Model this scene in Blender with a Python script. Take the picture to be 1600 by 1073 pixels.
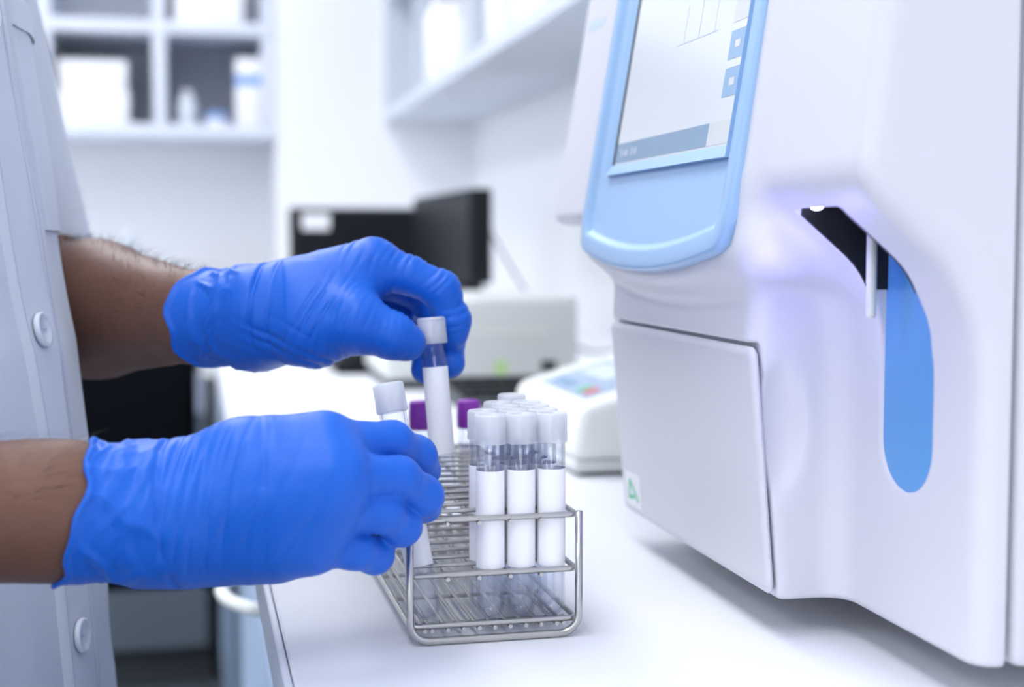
import bpy, bmesh, math, random
import numpy as np
from mathutils import Vector, Matrix, noise
from mathutils.bvhtree import BVHTree

for _o in list(bpy.data.objects):
    bpy.data.objects.remove(_o)
scene = bpy.context.scene
COL = scene.collection
random.seed(7)
PI = math.pi

# ------------------------------------------------------------------ camera
CT = 0.90                      # height of the worktop
EYE = Vector((0.0, 0.0, CT + 0.183))
FPX = 2200.0
YAW, PITCH = math.radians(12.8), math.atan((536.5 - 380) / FPX)
cam_data = bpy.data.cameras.new('camera')
cam = bpy.data.objects.new('camera', cam_data)
COL.objects.link(cam)
cam.location = EYE
cam.rotation_euler = (PI / 2 - PITCH, 0, -YAW)
cam_data.sensor_width = 36
cam_data.lens = FPX / 1600 * 36
cam_data.clip_start = 0.02
cam_data.dof.use_dof = True
cam_data.dof.focus_distance = 0.665
cam_data.dof.aperture_fstop = 5.4
scene.camera = cam
RM = cam.rotation_euler.to_matrix()
RMI = RM.transposed()

# ------------------------------------------------------------------ world, lights, exposure
world = bpy.data.worlds.new('daylight')
scene.world = world
world.use_nodes = True
bg = world.node_tree.nodes['Background']
bg.inputs[0].default_value = (0.93, 0.94, 1.0, 1)
bg.inputs[1].default_value = 3.6
LAMP_COLOR = (0.975, 0.965, 1.0)
LAMP_WATT = 11.0
scene.view_settings.view_transform = 'Standard'
scene.view_settings.look = 'None'
scene.view_settings.gamma = 1
scene.view_settings.use_curve_mapping = False
scene.view_settings.exposure = -0.10
scene.cycles.use_denoising = True
scene.cycles.max_bounces = 12
scene.cycles.diffuse_bounces = 4
scene.cycles.adaptive_threshold = 0.03
scene.cycles.transparent_max_bounces = 28
scene.cycles.sample_clamp_indirect = 6


# ------------------------------------------------------------------ helpers
def at(px, py, d):
    """a point of the room: picture direction of the reference frame and its distance along the view"""
    v = Vector(((px - 800) / FPX * d, -(py - 536.5) / FPX * d, -d))
    return EYE + RM @ v


def ground(px, py, z):
    v = RM @ Vector(((px - 800) / FPX, -(py - 536.5) / FPX, -1))
    return EYE + v * ((z - EYE.z) / v.z)


def link(o, parent=None):
    COL.objects.link(o)
    if parent is not None:
        o.parent = parent
    return o


def tag(o, label=None, cat=None, group=None, kind=None):
    if label: o['label'] = label
    if cat: o['category'] = cat
    if group: o['group'] = group
    if kind: o['kind'] = kind
    return o


def base_of(p):
    b = Vector((0, 0, 0))
    while p is not None:
        b += p.location
        p = p.parent
    return b


def thing(name, label, cat, loc, group=None, rotz=0.0):
    o = bpy.data.objects.new(name, None)
    o.empty_display_size = 0.02
    link(o)
    o.location = loc
    o.rotation_euler = (0, 0, rotz)
    return tag(o, label, cat, group)


def make_mesh(name, verts, faces, material=None, smooth=False):
    me = bpy.data.meshes.new(name)
    me.from_pydata([tuple(v) for v in verts], [], [tuple(f) for f in faces])
    if smooth:
        me.polygons.foreach_set('use_smooth', [True] * len(me.polygons))
    if material: me.materials.append(material)
    me.update()
    return me


def wobj(name, verts, faces, material, parent=None, smooth=False):
    """an object from world coordinates, under a parent that is only translated"""
    b = base_of(parent)
    me = make_mesh(name, [(v[0] - b.x, v[1] - b.y, v[2] - b.z) for v in verts], faces, material, smooth)
    return link(bpy.data.objects.new(name, me), parent)


def lobj(name, me, parent=None, loc=None):
    o = link(bpy.data.objects.new(name, me), parent)
    if loc is not None: o.location = loc
    return o


def box_geo(lo, hi, bev=0.0, seg=2):
    bm = bmesh.new()
    bmesh.ops.create_cube(bm, size=1)
    for v in bm.verts:
        v.co = Vector([lo[i] + (v.co[i] + 0.5) * (hi[i] - lo[i]) for i in range(3)])
    if bev > 0:
        bmesh.ops.bevel(bm, geom=bm.edges[:], offset=bev, segments=seg, profile=0.5, affect='EDGES')
    bmesh.ops.recalc_face_normals(bm, faces=bm.faces[:])
    bm.verts.index_update()
    vs = [v.co.copy() for v in bm.verts]
    fs = [[v.index for v in f.verts] for f in bm.faces]
    bm.free()
    return vs, fs


def box(name, lo, hi, material, parent=None, bev=0.0, seg=2):
    vs, fs = box_geo(lo, hi, bev, seg)
    o = wobj(name, vs, fs, material, parent, smooth=bev > 0)
    if bev > 0:
        sharpen(o)
    return o


def sharpen(o, ang=40):
    try:
        o.data.set_sharp_from_angle(angle=math.radians(ang))
    except Exception:
        pass


def lathe_geo(prof, n=24, close=False):
    """profile of (r, z) turned about z"""
    vs, fs = [], []
    rows = []
    for r, z in prof:
        if r < 1e-6:
            rows.append([len(vs)]); vs.append((0, 0, z))
        else:
            rows.append(list(range(len(vs), len(vs) + n)))
            vs += [(r * math.cos(2 * PI * i / n), r * math.sin(2 * PI * i / n), z) for i in range(n)]
    for a, b in zip(rows[:-1], rows[1:]):
        for i in range(n):
            j = (i + 1) % n
            if len(a) == 1 and len(b) == 1: continue
            if len(a) == 1: fs.append((a[0], b[j], b[i]))
            elif len(b) == 1: fs.append((a[i], a[j], b[0]))
            else: fs.append((a[i], a[j], b[j], b[i]))
    return vs, fs


def tube_geo(pts, r, n=8, closed=False):
    pts = [Vector(p) for p in pts]
    m = len(pts)
    rr = r if isinstance(r, (list, tuple)) else [r] * m
    vs, fs = [], []
    prev = None
    for i, p in enumerate(pts):
        if closed:
            t = pts[(i + 1) % m] - pts[i - 1]
        else:
            t = pts[min(i + 1, m - 1)] - pts[max(i - 1, 0)]
        t.normalize()
        if prev is None:
            u = t.orthogonal().normalized()
        else:
            u = (prev - t * prev.dot(t)).normalized()
        prev = u
        w = t.cross(u)
        for k in range(n):
            a = 2 * PI * k / n
            vs.append(p + (u * math.cos(a) + w * math.sin(a)) * rr[i])
    for i in range(m if closed else m - 1):
        a, b = i * n, ((i + 1) % m) * n
        off = 0
        if closed and i == m - 1:
            d = [(vs[a] - vs[b + q]).length for q in range(n)]
            off = d.index(min(d))
        for k in range(n):
            j = (k + 1) % n
            fs.append((a + k, a + j, b + (j + off) % n, b + (k + off) % n))
    if not closed:
        fs.append(tuple(range(n - 1, -1, -1)))
        fs.append(tuple(range((m - 1) * n, m * n)))
    return vs, fs


def prism_geo(poly, axis_lo, axis_hi, axis='y'):
    """2-D outline extruded: axis y -> poly in (x, z); axis x -> poly in (y, z); axis z -> poly in (x, y)"""
    def p3(p, h):
        return {'y': (p[0], h, p[1]), 'x': (h, p[0], p[1]), 'z': (p[0], p[1], h)}[axis]
    n = len(poly)
    vs = [p3(p, axis_lo) for p in poly] + [p3(p, axis_hi) for p in poly]
    fs = [tuple(range(n - 1, -1, -1)), tuple(range(n, 2 * n))]
    fs += [(i, (i + 1) % n, n + (i + 1) % n, n + i) for i in range(n)]
    return vs, fs


def prism(name, poly, lo, hi, axis, material, parent=None, bev=0.0, seg=3):
    vs, fs = prism_geo(poly, lo, hi, axis)
    bm = bmesh.new()
    bv = [bm.verts.new(v) for v in vs]
    for f in fs: bm.faces.new([bv[i] for i in f])
    bmesh.ops.recalc_face_normals(bm, faces=bm.faces[:])
    if bev > 0:
        bmesh.ops.bevel(bm, geom=bm.edges[:], offset=bev, segments=seg, profile=0.5, affect='EDGES')
    bm.verts.index_update()
    vs = [v.co.copy() for v in bm.verts]
    fs = [[v.index for v in f.verts] for f in bm.faces]
    bm.free()
    o = wobj(name, vs, fs, material, parent, smooth=bev > 0)
    if bev > 0: sharpen(o)
    return o


# ------------------------------------------------------------------ signed distance fields -> meshes
def clamp01(x): return np.clip(x, 0, 1)


def smin(a, b, k):
    if k <= 0: return np.minimum(a, b)
    h = np.maximum(k - np.abs(a - b), 0) / k
    return np.minimum(a, b) - h * h * k * 0.25


def smax(a, b, k): return -smin(-a, -b, k)


class Field:
    def __init__(s, lo, hi, h, far=0.05):
        s.lo = np.array(lo, float); s.h = h
        s.n = np.ceil((np.array(hi, float) - s.lo) / h).astype(int) + 1
        s.D = np.full(tuple(s.n), far, np.float32)

    def block(s, lo, hi):
        a = np.clip(np.floor((np.array(lo) - s.lo) / s.h), 0, s.n - 1).astype(int)
        b = np.clip(np.ceil((np.array(hi) - s.lo) / s.h) + 1, a + 1, s.n).astype(int)
        sl = tuple(slice(a[i], b[i]) for i in range(3))
        X = (s.lo[0] + s.h * np.arange(a[0], b[0])).astype(np.float32)[:, None, None]
        Y = (s.lo[1] + s.h * np.arange(a[1], b[1])).astype(np.float32)[None, :, None]
        Z = (s.lo[2] + s.h * np.arange(a[2], b[2])).astype(np.float32)[None, None, :]
        return sl, X, Y, Z

    def all(s): return s.block(s.lo, s.lo + s.h * (s.n - 1))

    def cone(s, A, B, ra, rb, k, margin=0.018):
        lo = [min(A[i], B[i]) - max(ra, rb) - margin for i in range(3)]
        hi = [max(A[i], B[i]) + max(ra, rb) + margin for i in range(3)]
        sl, X, Y, Z = s.block(lo, hi)
        s.D[sl] = smin(s.D[sl], cone_d(X, Y, Z, A, B, ra, rb), k)

    def chain(s, pts, rad, k):
        for i in range(len(pts) - 1):
            s.cone(pts[i], pts[i + 1], rad[i], rad[i + 1], k)

    def ellipsoid(s, c, r, k, margin=0.018):
        sl, X, Y, Z = s.block([c[i] - r[i] - margin for i in range(3)], [c[i] + r[i] + margin for i in range(3)])
        q = np.sqrt(((X - c[0]) / r[0]) ** 2 + ((Y - c[1]) / r[1]) ** 2 + ((Z - c[2]) / r[2]) ** 2)
        s.D[sl] = smin(s.D[sl], (q - 1) * min(r), k)

    def mesh(s):
        """surface nets: vertices, quads and normals"""
        D, h = s.D, s.h
        ins = D < 0
        c = [ins[i:i - 1 or None, j:j - 1 or None, k:k - 1 or None] for i in (0, 1) for j in (0, 1) for k in (0, 1)]
        sumv = np.zeros(c[0].shape, np.int8)
        for q in c: sumv += q
        act = (sumv > 0) & (sumv < 8)
        idx = np.argwhere(act)
        ids = np.full(act.shape, -1, np.int32)
        ids[act] = np.arange(len(idx))
        I, J, K = idx.T
        corner = {}
        for i in (0, 1):
            for j in (0, 1):
                for k in (0, 1):
                    corner[(i, j, k)] = D[I + i, J + j, K + k]
        acc = np.zeros((len(idx), 3)); cnt = np.zeros(len(idx))
        for ax in range(3):
            o = [q for q in range(3) if q != ax]
            for u in (0, 1):
                for v in (0, 1):
                    a = [0, 0, 0]; a[o[0]] = u; a[o[1]] = v
                    b = list(a); b[ax] = 1
                    da, db = corner[tuple(a)], corner[tuple(b)]
                    m = (da < 0) != (db < 0)
                    t = np.where(m, da / np.where(m, da - db, 1), 0)
                    pos = np.zeros((len(idx), 3)); pos[:, o[0]] = u; pos[:, o[1]] = v; pos[:, ax] = t
                    acc[m] += pos[m]; cnt[m] += 1
        P = idx + acc / cnt[:, None]
        quads = []
        for ax in range(3):
            sl0 = [slice(None)] * 3; sl1 = [slice(None)] * 3
            sl0[ax] = slice(0, -1); sl1[ax] = slice(1, None)
            e = ins[tuple(sl0)] != ins[tuple(sl1)]
            E = np.argwhere(e)
            o = [(ax + 1) % 3, (ax + 2) % 3]
            ok = (E[:, o[0]] > 0) & (E[:, o[1]] > 0) & (E[:, o[0]] < s.n[o[0]] - 1) & (E[:, o[1]] < s.n[o[1]] - 1)
            E = E[ok]
            if not len(E): continue
            q = []
            for du, dv in ((-1, -1), (0, -1), (0, 0), (-1, 0)):
                F = E.copy(); F[:, o[0]] += du; F[:, o[1]] += dv
                q.append(ids[F[:, 0], F[:, 1], F[:, 2]])
            q = np.stack(q, 1)
            flip = ~ins[E[:, 0], E[:, 1], E[:, 2]]
            q[flip] = q[flip][:, ::-1]
            quads.append(q)
        Q = np.concatenate(quads)
        # gradient at the vertices (trilinear cell gradient)
        t = acc / cnt[:, None]
        g = np.zeros((len(idx), 3))
        for ax in range(3):
            o = [q for q in range(3) if q != ax]
            for u in (0, 1):
                for v in (0, 1):
                    a = [0, 0, 0]; a[o[0]] = u; a[o[1]] = v
                    b = list(a); b[ax] = 1
                    w = (t[:, o[0]] if u else 1 - t[:, o[0]]) * (t[:, o[1]] if v else 1 - t[:, o[1]])
                    g[:, ax] += w * (corner[tuple(b)] - corner[tuple(a)])
        g /= np.maximum(np.linalg.norm(g, axis=1, keepdims=True), 1e-9)
        return s.lo + P * h, Q, g


def cone_d(X, Y, Z, A, B, ra, rb):
    ab = np.array(B, float) - np.array(A, float)
    L2 = max(float(ab @ ab), 1e-12)
    t = clamp01(((X - A[0]) * ab[0] + (Y - A[1]) * ab[1] + (Z - A[2]) * ab[2]) / L2)
    d = np.sqrt((X - A[0] - t * ab[0]) ** 2 + (Y - A[1] - t * ab[1]) ** 2 + (Z - A[2] - t * ab[2]) ** 2)
    return d - (ra + (rb - ra) * t)


def net_obj(name, V, Q, material, parent=None, normals=None):
    b = base_of(parent)
    V = np.asarray(V) - np.array(b)
    me = bpy.data.meshes.new(name)
    me.vertices.add(len(V)); me.vertices.foreach_set('co', V.astype(np.float32).ravel())
    me.loops.add(len(Q) * 4); me.loops.foreach_set('vertex_index', Q.astype(np.int32).ravel())
    me.polygons.add(len(Q)); me.polygons.foreach_set('loop_start', np.arange(0, len(Q) * 4, 4, dtype=np.int32))
    me.polygons.foreach_set('use_smooth', np.ones(len(Q), bool))
    me.materials.append(material)
    me.update(calc_edges=True); me.validate()
    if normals is not None and len(me.vertices) == len(V):
        me.normals_split_custom_set_from_vertices(normals.astype(np.float32))
    return link(bpy.data.objects.new(name, me), parent)


def relax(V, Q, n=2, f=0.5):
    E = np.concatenate([Q[:, [0, 1]], Q[:, [1, 2]], Q[:, [2, 3]], Q[:, [3, 0]]])
    for _ in range(n):
        S = np.zeros_like(V); C = np.zeros(len(V))
        for a, b in ((0, 1), (1, 0)):
            for ax in range(3):
                S[:, ax] += np.bincount(E[:, a], V[E[:, b], ax], len(V))
            C += np.bincount(E[:, a], minlength=len(V))
        V = V * (1 - f) + f * S / C[:, None]
    return V


# ------------------------------------------------------------------ materials
def mat(name, color, rough=0.5, metal=0.0, var=0.04, scale=30.0, bump=0.0, bscale=200.0, spec=0.5, coat=0.0, sheen=0.0, sss=0.0, emit=None, estr=0.0):
    m = bpy.data.materials.new(name)
    m.use_nodes = True
    nt = m.node_tree; nd = nt.nodes
    p = nd['Principled BSDF']
    tc = nd.new('ShaderNodeTexCoord')
    nz = nd.new('ShaderNodeTexNoise'); nz.inputs['Scale'].default_value = scale; nz.inputs['Detail'].default_value = 3
    nt.links.new(tc.outputs['Object'], nz.inputs['Vector'])
    mx = nd.new('ShaderNodeMix'); mx.data_type = 'RGBA'
    mx.inputs[6].default_value = tuple(max(0, c * (1 - var)) for c in color) + (1,)
    mx.inputs[7].default_value = tuple(min(1, c * (1 + var)) for c in color) + (1,)
    nt.links.new(nz.outputs['Fac'], mx.inputs[0])
    nt.links.new(mx.outputs[2], p.inputs['Base Color'])
    p.inputs['Roughness'].default_value = rough
    p.inputs['Metallic'].default_value = metal
    p.inputs['Specular IOR Level'].default_value = spec
    p.inputs['Coat Weight'].default_value = coat
    p.inputs['Sheen Weight'].default_value = sheen
    if sss > 0:
        p.inputs['Subsurface Weight'].default_value = sss
        p.inputs['Subsurface Radius'].default_value = (0.008, 0.004, 0.003)
        p.inputs['Subsurface Scale'].default_value = 0.3
    if bump > 0:
        n2 = nd.new('ShaderNodeTexNoise'); n2.inputs['Scale'].default_value = bscale; n2.inputs['Detail'].default_value = 4
        nt.links.new(tc.outputs['Object'], n2.inputs['Vector'])
        b = nd.new('ShaderNodeBump'); b.inputs['Strength'].default_value = bump; b.inputs['Distance'].default_value = 0.001
        nt.links.new(n2.outputs['Fac'], b.inputs['Height'])
        nt.links.new(b.outputs['Normal'], p.inputs['Normal'])
    if emit:
        p.inputs['Emission Color'].default_value = tuple(emit) + (1,)
        p.inputs['Emission Strength'].default_value = estr
    return m


def glass_mat(name, tint=(0.97, 0.98, 1.0), edge=(0.74, 0.77, 0.84), ior=1.45):
    m = bpy.data.materials.new(name); m.use_nodes = True
    nt = m.node_tree; nd = nt.nodes
    for n in list(nd): nd.remove(n)
    out = nd.new('ShaderNodeOutputMaterial')
    lw = nd.new('ShaderNodeLayerWeight'); lw.inputs['Blend'].default_value = 0.5
    pw = nd.new('ShaderNodeMath'); pw.operation = 'POWER'; pw.inputs[1].default_value = 3.0
    nt.links.new(lw.outputs['Facing'], pw.inputs[0])
    mx = nd.new('ShaderNodeMix'); mx.data_type = 'RGBA'
    mx.inputs[6].default_value = tint + (1,); mx.inputs[7].default_value = edge + (1,)
    nt.links.new(pw.outputs[0], mx.inputs[0])
    tr = nd.new('ShaderNodeBsdfTransparent'); nt.links.new(mx.outputs[2], tr.inputs[0])
    gl = nd.new('ShaderNodeBsdfGlossy'); gl.inputs['Roughness'].default_value = 0.04
    p5 = nd.new('ShaderNodeMath'); p5.operation = 'POWER'; p5.inputs[1].default_value = 4.0
    nt.links.new(lw.outputs['Facing'], p5.inputs[0])
    fr = nd.new('ShaderNodeMath'); fr.operation = 'MULTIPLY_ADD'; fr.inputs[1].default_value = 0.75; fr.inputs[2].default_value = 0.04
    nt.links.new(p5.outputs[0], fr.inputs[0])
    ms = nd.new('ShaderNodeMixShader')
    nt.links.new(fr.outputs[0], ms.inputs[0]); nt.links.new(tr.outputs[0], ms.inputs[1]); nt.links.new(gl.outputs[0], ms.inputs[2])
    nt.links.new(ms.outputs[0], out.inputs[0])
    return m


def frost_mat(name, color, clear=0.25):
    m = bpy.data.materials.new(name); m.use_nodes = True
    nt = m.node_tree; nd = nt.nodes
    for n in list(nd): nd.remove(n)
    out = nd.new('ShaderNodeOutputMaterial')
    tc = nd.new('ShaderNodeTexCoord')
    nz = nd.new('ShaderNodeTexNoise'); nz.inputs['Scale'].default_value = 160
    nt.links.new(tc.outputs['Object'], nz.inputs['Vector'])
    mx = nd.new('ShaderNodeMix'); mx.data_type = 'RGBA'
    mx.inputs[6].default_value = tuple(c * 0.93 for c in color) + (1,); mx.inputs[7].default_value = color + (1,)
    nt.links.new(nz.outputs['Fac'], mx.inputs[0])
    di = nd.new('ShaderNodeBsdfDiffuse'); nt.links.new(mx.outputs[2], di.inputs[0])
    tl = nd.new('ShaderNodeBsdfTranslucent'); nt.links.new(mx.outputs[2], tl.inputs[0])
    a = nd.new('ShaderNodeMixShader'); a.inputs[0].default_value = 0.45
    nt.links.new(di.outputs[0], a.inputs[1]); nt.links.new(tl.outputs[0], a.inputs[2])
    tr = nd.new('ShaderNodeBsdfTransparent')
    b = nd.new('ShaderNodeMixShader'); b.inputs[0].default_value = clear
    nt.links.new(a.outputs[0], b.inputs[1]); nt.links.new(tr.outputs[0], b.inputs[2])
    gl = nd.new('ShaderNodeBsdfGlossy'); gl.inputs['Roughness'].default_value = 0.25
    fr = nd.new('ShaderNodeValue'); fr.outputs[0].default_value = 0.06
    c = nd.new('ShaderNodeMixShader')
    nt.links.new(fr.outputs[0], c.inputs[0]); nt.links.new(b.outputs[0], c.inputs[1]); nt.links.new(gl.outputs[0], c.inputs[2])
    nt.links.new(c.outputs[0], out.inputs[0])
    return m


M = {}
M['wall'] = mat('wall_paint', (0.82, 0.84, 0.87), 0.85, var=0.02, scale=3, bump=0.05, bscale=300)
M['ceiling'] = mat('ceiling_paint', (0.85, 0.87, 0.90), 0.9, var=0.02, scale=3)
M['floor'] = mat('floor_vinyl', (0.085, 0.11, 0.13), 0.35, var=0.15, scale=6, bump=0.05)
M['worktop'] = mat('white_laminate', (0.80, 0.82, 0.86), 0.42, var=0.015, scale=5, bump=0.02, bscale=600)
M['edging'] = mat('worktop_edging', (0.72, 0.76, 0.84), 0.5, var=0.02)
M['cab_blue'] = mat('pale_blue_cabinet', (0.40, 0.52, 0.70), 0.45, var=0.03, scale=4)
M['cab_grey'] = mat('grey_cabinet', (0.115, 0.145, 0.175), 0.5, var=0.08, scale=4)
M['drawer'] = mat('light_drawer', (0.40, 0.44, 0.56), 0.5, var=0.03, scale=4)
M['shelf'] = mat('shelf_board', (0.66, 0.71, 0.80), 0.6, var=0.03, scale=4)
M['shelf_back'] = mat('shelf_backing', (0.56, 0.60, 0.68), 0.7, var=0.05, scale=4)
M['under'] = mat('shaded_cabinet_white', (0.60, 0.65, 0.72), 0.6, var=0.02, scale=4)  # white cabinet greyed: the shade on its underside is put into the colour
M['carton'] = mat('white_carton', (0.86, 0.87, 0.90), 0.7, var=0.02, scale=8)
M['blue_print'] = mat('blue_print', (0.22, 0.38, 0.78), 0.6)
M['pale_bottle'] = mat('pale_bottle', (0.62, 0.70, 0.76), 0.4)
M['black'] = mat('black_plastic', (0.005, 0.007, 0.010), 0.5, var=0.1, spec=0.25)
M['black_gloss'] = mat('dark_screen', (0.006, 0.007, 0.010), 0.40, var=0.1, spec=0.2)
M['fabric'] = mat('black_fabric', (0.004, 0.005, 0.008), 0.9, var=0.2, scale=120, bump=0.3, spec=0.1)
M['darkgrey'] = mat('dark_grey_plastic', (0.055, 0.062, 0.07), 0.5, var=0.08)
M['cream'] = mat('cream_plastic', (0.66, 0.69, 0.68), 0.42, var=0.02, scale=8)
M['cream2'] = mat('warm_white_plastic', (0.80, 0.82, 0.79), 0.38, var=0.02, scale=8)
M['keypad'] = mat('keypad_film', (0.36, 0.46, 0.60), 0.35, var=0.06, scale=40)
M['green'] = mat('green_mark', (0.10, 0.55, 0.30), 0.5)
M['lime'] = mat('lime_sticker', (0.50, 0.72, 0.30), 0.5)
M['red'] = mat('red_button', (0.80, 0.12, 0.14), 0.5)
M['case'] = mat('analyser_white', (0.645, 0.645, 0.70), 0.36, var=0.012, scale=6, bump=0.02, bscale=900)
M['bezel'] = mat('light_blue_bezel', (0.31, 0.49, 0.73), 0.30, var=0.015, scale=8)
M['slot_blue'] = mat('blue_insert', (0.10, 0.32, 0.66), 0.25, var=0.05, scale=20)
M['cavity'] = mat('black_cavity', (0.004, 0.005, 0.008), 0.6)
M['probe'] = mat('probe_sleeve', (0.72, 0.74, 0.70), 0.35)
M['screen'] = mat('touch_screen', (0.55, 0.58, 0.61), 0.16, var=0.02, scale=8, emit=(0.75, 0.80, 0.84), estr=0.20, spec=0.8)
M['ui_blue'] = mat('screen_button', (0.22, 0.36, 0.54), 0.2, emit=(0.45, 0.65, 0.90), estr=0.12)
M['ui_bar'] = mat('screen_status_bar', (0.20, 0.30, 0.42), 0.2, emit=(0.40, 0.55, 0.72), estr=0.10)
M['ui_grey'] = mat('screen_panel', (0.52, 0.55, 0.57), 0.2, emit=(0.80, 0.82, 0.80), estr=0.15)
M['ui_ink'] = mat('screen_ink', (0.45, 0.52, 0.60), 0.3)
M['print_pale'] = mat('pale_blue_print', (0.55, 0.68, 0.84), 0.4)
M['rubber'] = mat('rubber_foot', (0.02, 0.02, 0.022), 0.8)
M['steel'] = mat('stainless_wire', (0.50, 0.49, 0.475), 0.30, metal=1.0, var=0.12, scale=90)
M['steel2'] = mat('brushed_handle', (0.72, 0.71, 0.68), 0.35, metal=0.6, var=0.05)
M['glass'] = glass_mat('clear_tube')
M['cap'] = frost_mat('frosted_cap', (0.94, 0.96, 0.99), 0.36)
M['label'] = mat('paper_label', (0.92, 0.92, 0.95), 0.7, var=0.012, scale=60, bump=0.02)
M['purple'] = mat('purple_stopper', (0.27, 0.03, 0.42), 0.45, var=0.06, scale=60)
M['blood'] = mat('sample_residue', (0.50, 0.32, 0.36), 0.5, var=0.2, scale=60)
M['coat'] = mat('coat_cotton', (0.62, 0.66, 0.74), 0.9, var=0.025, scale=20, bump=0.12, bscale=900, sheen=0.1)
M['coat_trim'] = mat('coat_stitch', (0.50, 0.56, 0.66), 0.9, var=0.03)
M['button'] = mat('clear_button', (0.68, 0.73, 0.80), 0.15, var=0.02)
M['skin'] = mat('skin', (0.150, 0.066, 0.040), 0.48, var=0.16, scale=45, bump=0.30, bscale=260)
M['hair'] = mat('dark_hair', (0.010, 0.007, 0.006), 0.6)
M['glove'] = mat('blue_nitrile', (0.004, 0.115, 0.60), 0.44, var=0.05, scale=50, bump=0.06, bscale=420, spec=0.35, sheen=0.04)
M['trousers'] = mat('dark_trousers', (0.02, 0.025, 0.04), 0.9)
M['shoe'] = mat('black_shoe', (0.01, 0.01, 0.012), 0.5)
M['diffuser'] = mat('lamp_diffuser', (0.9, 0.9, 0.9), 0.6, emit=(0.95, 0.97, 1.0), estr=2.0)
M['alu'] = mat('aluminium_frame', (0.70, 0.72, 0.74), 0.4, metal=0.8)
M['pane'] = glass_mat('window_glass', (0.96, 0.98, 1.0), (0.8, 0.85, 0.9))

# ------------------------------------------------------------------ the room
WX = 0.795                      # wall behind the worktop
def struct(o): o['kind'] = 'structure'; return o

RX0, RY0, RY1, RZ = -3.0, -2.2, 4.36, 2.7
struct(box('floor', (RX0 - .1, RY0 - .1, -0.05), (WX + .1, RY1 + .1, 0), M['floor']))
struct(box('ceiling', (RX0 - .1, RY0 - .1, RZ), (WX + .1, RY1 + .1, RZ + .05), M['ceiling']))
struct(box('wall_right', (WX, RY0 - .1, 0), (WX + .1, RY1 + .1, RZ), M['wall']))
struct(box('wall_far', (RX0 - .1, RY1, 0), (WX, RY1 + .1, RZ), M['wall']))
struct(box('wall_pillar', (0.236, 4.0, 0), (WX, RY1, RZ), M['wall']))
# left wall with a window, rear wall with a window added as fill
def window_wall(name, wname, axis, plane, thick, a0, a1, w0, w1, z0, z1):
    def P(a, d, z): return (plane + d, a, z) if axis == 'x' else (a, plane + d, z)
    vs, fs = [], []
    for (aa, za), (ab, zb_) in (((a0, 0), (a1, z0)), ((a0, z1), (a1, RZ)), ((a0, z0), (w0, z1)), ((w1, z0), (a1, z1))):
        v, f = box_geo(P(aa, -thick, za), P(ab, 0, zb_)); n = len(vs); vs += v; fs += [[i + n for i in q] for q in f]
    struct(wobj(name, vs, fs, M['wall']))
    win = struct(thing(wname, None, None, P((w0 + w1) / 2, -.05, z0)))
    for k in range(4):
        y = w0 + (w1 - w0) * k / 3
        box('mullion', P(y - .025, -.08, z0), P(y + .025, -.02, z1), M['alu'], win)
    for z in (z0 + .02, z1 - .02):
        box('frame_rail', P(w0, -.08, z - .02), P(w1, -.02, z + .02), M['alu'], win)
    for k in range(3):
        y0 = w0 + (w1 - w0) * k / 3 + .025; y1 = w0 + (w1 - w0) * (k + 1) / 3 - .025
        box('pane', P(y0, -.053, z0 + .04), P(y1, -.047, z1 - .04), M['pane'], win)
    ld = bpy.data.lights.new('window_portal', 'AREA'); ld.shape = 'RECTANGLE'
    ld.size, ld.size_y = (w1 - w0), (z1 - z0)
    ld.cycles.is_portal = True
    lo_ = link(bpy.data.objects.new('window_portal', ld)); lo_.location = P((w0 + w1) / 2, -.10, (z0 + z1) / 2)
    lo_.rotation_euler = (PI / 2, 0, -PI / 2) if axis == 'x' else (PI / 2, 0, PI)
    lo_.rotation_euler = Vector((1, 0, 0) if axis == 'x' else (0, 1, 0)).to_track_quat('-Z', 'Z' if False else 'Y').to_euler()
window_wall('wall_left', 'window_1', 'x', RX0, .1, RY0, RY1, -0.9, 3.1, .95, 2.4)
window_wall('wall_rear', 'added_fill_window', 'y', RY0, .1, RX0, WX, -2.5, -.75, .95, 2.4)  # unseen window, added to brighten the surfaces that face the camera

# ceiling luminaires: a frame, a diffuser and the lamp's own light
LAMP_LABELS = {}
for ix, x in enumerate((-1.75, -0.30)):
    for iy, y in enumerate((-0.75, 0.75, 2.1, 3.35)):
        where = ('window side', 'worktop side')[ix]
        order = ('first', 'second', 'third', 'fourth')[iy]
        L = thing('ceiling_light', f'recessed ceiling light panel, {where}, {order} from the rear wall', 'ceiling light', (x, y, RZ - .03), 'ceiling light panels')
        for lo, hi in (((x - .32, y - .62, RZ - .03), (x + .32, y - .60, RZ)), ((x - .32, y + .60, RZ - .03), (x + .32, y + .62, RZ)),
                       ((x - .32, y - .60, RZ - .03), (x - .30, y + .60, RZ)), ((x + .30, y - .60, RZ - .03), (x + .32, y + .60, RZ))):
            box('frame_side', lo, hi, M['alu'], L)
        box('diffuser', (x - .30, y - .60, RZ - .02), (x + .30, y + .60, RZ - .012), M['diffuser'], L)
        ld = bpy.data.lights.new('lamp_light', 'AREA'); ld.shape = 'RECTANGLE'; ld.size = .6; ld.size_y = 1.2
        ld.energy = LAMP_WATT; ld.color = LAMP_COLOR
        lo_ = link(bpy.data.objects.new('lamp_light', ld), L); lo_.location = (0, 0, -0.002)

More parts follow.
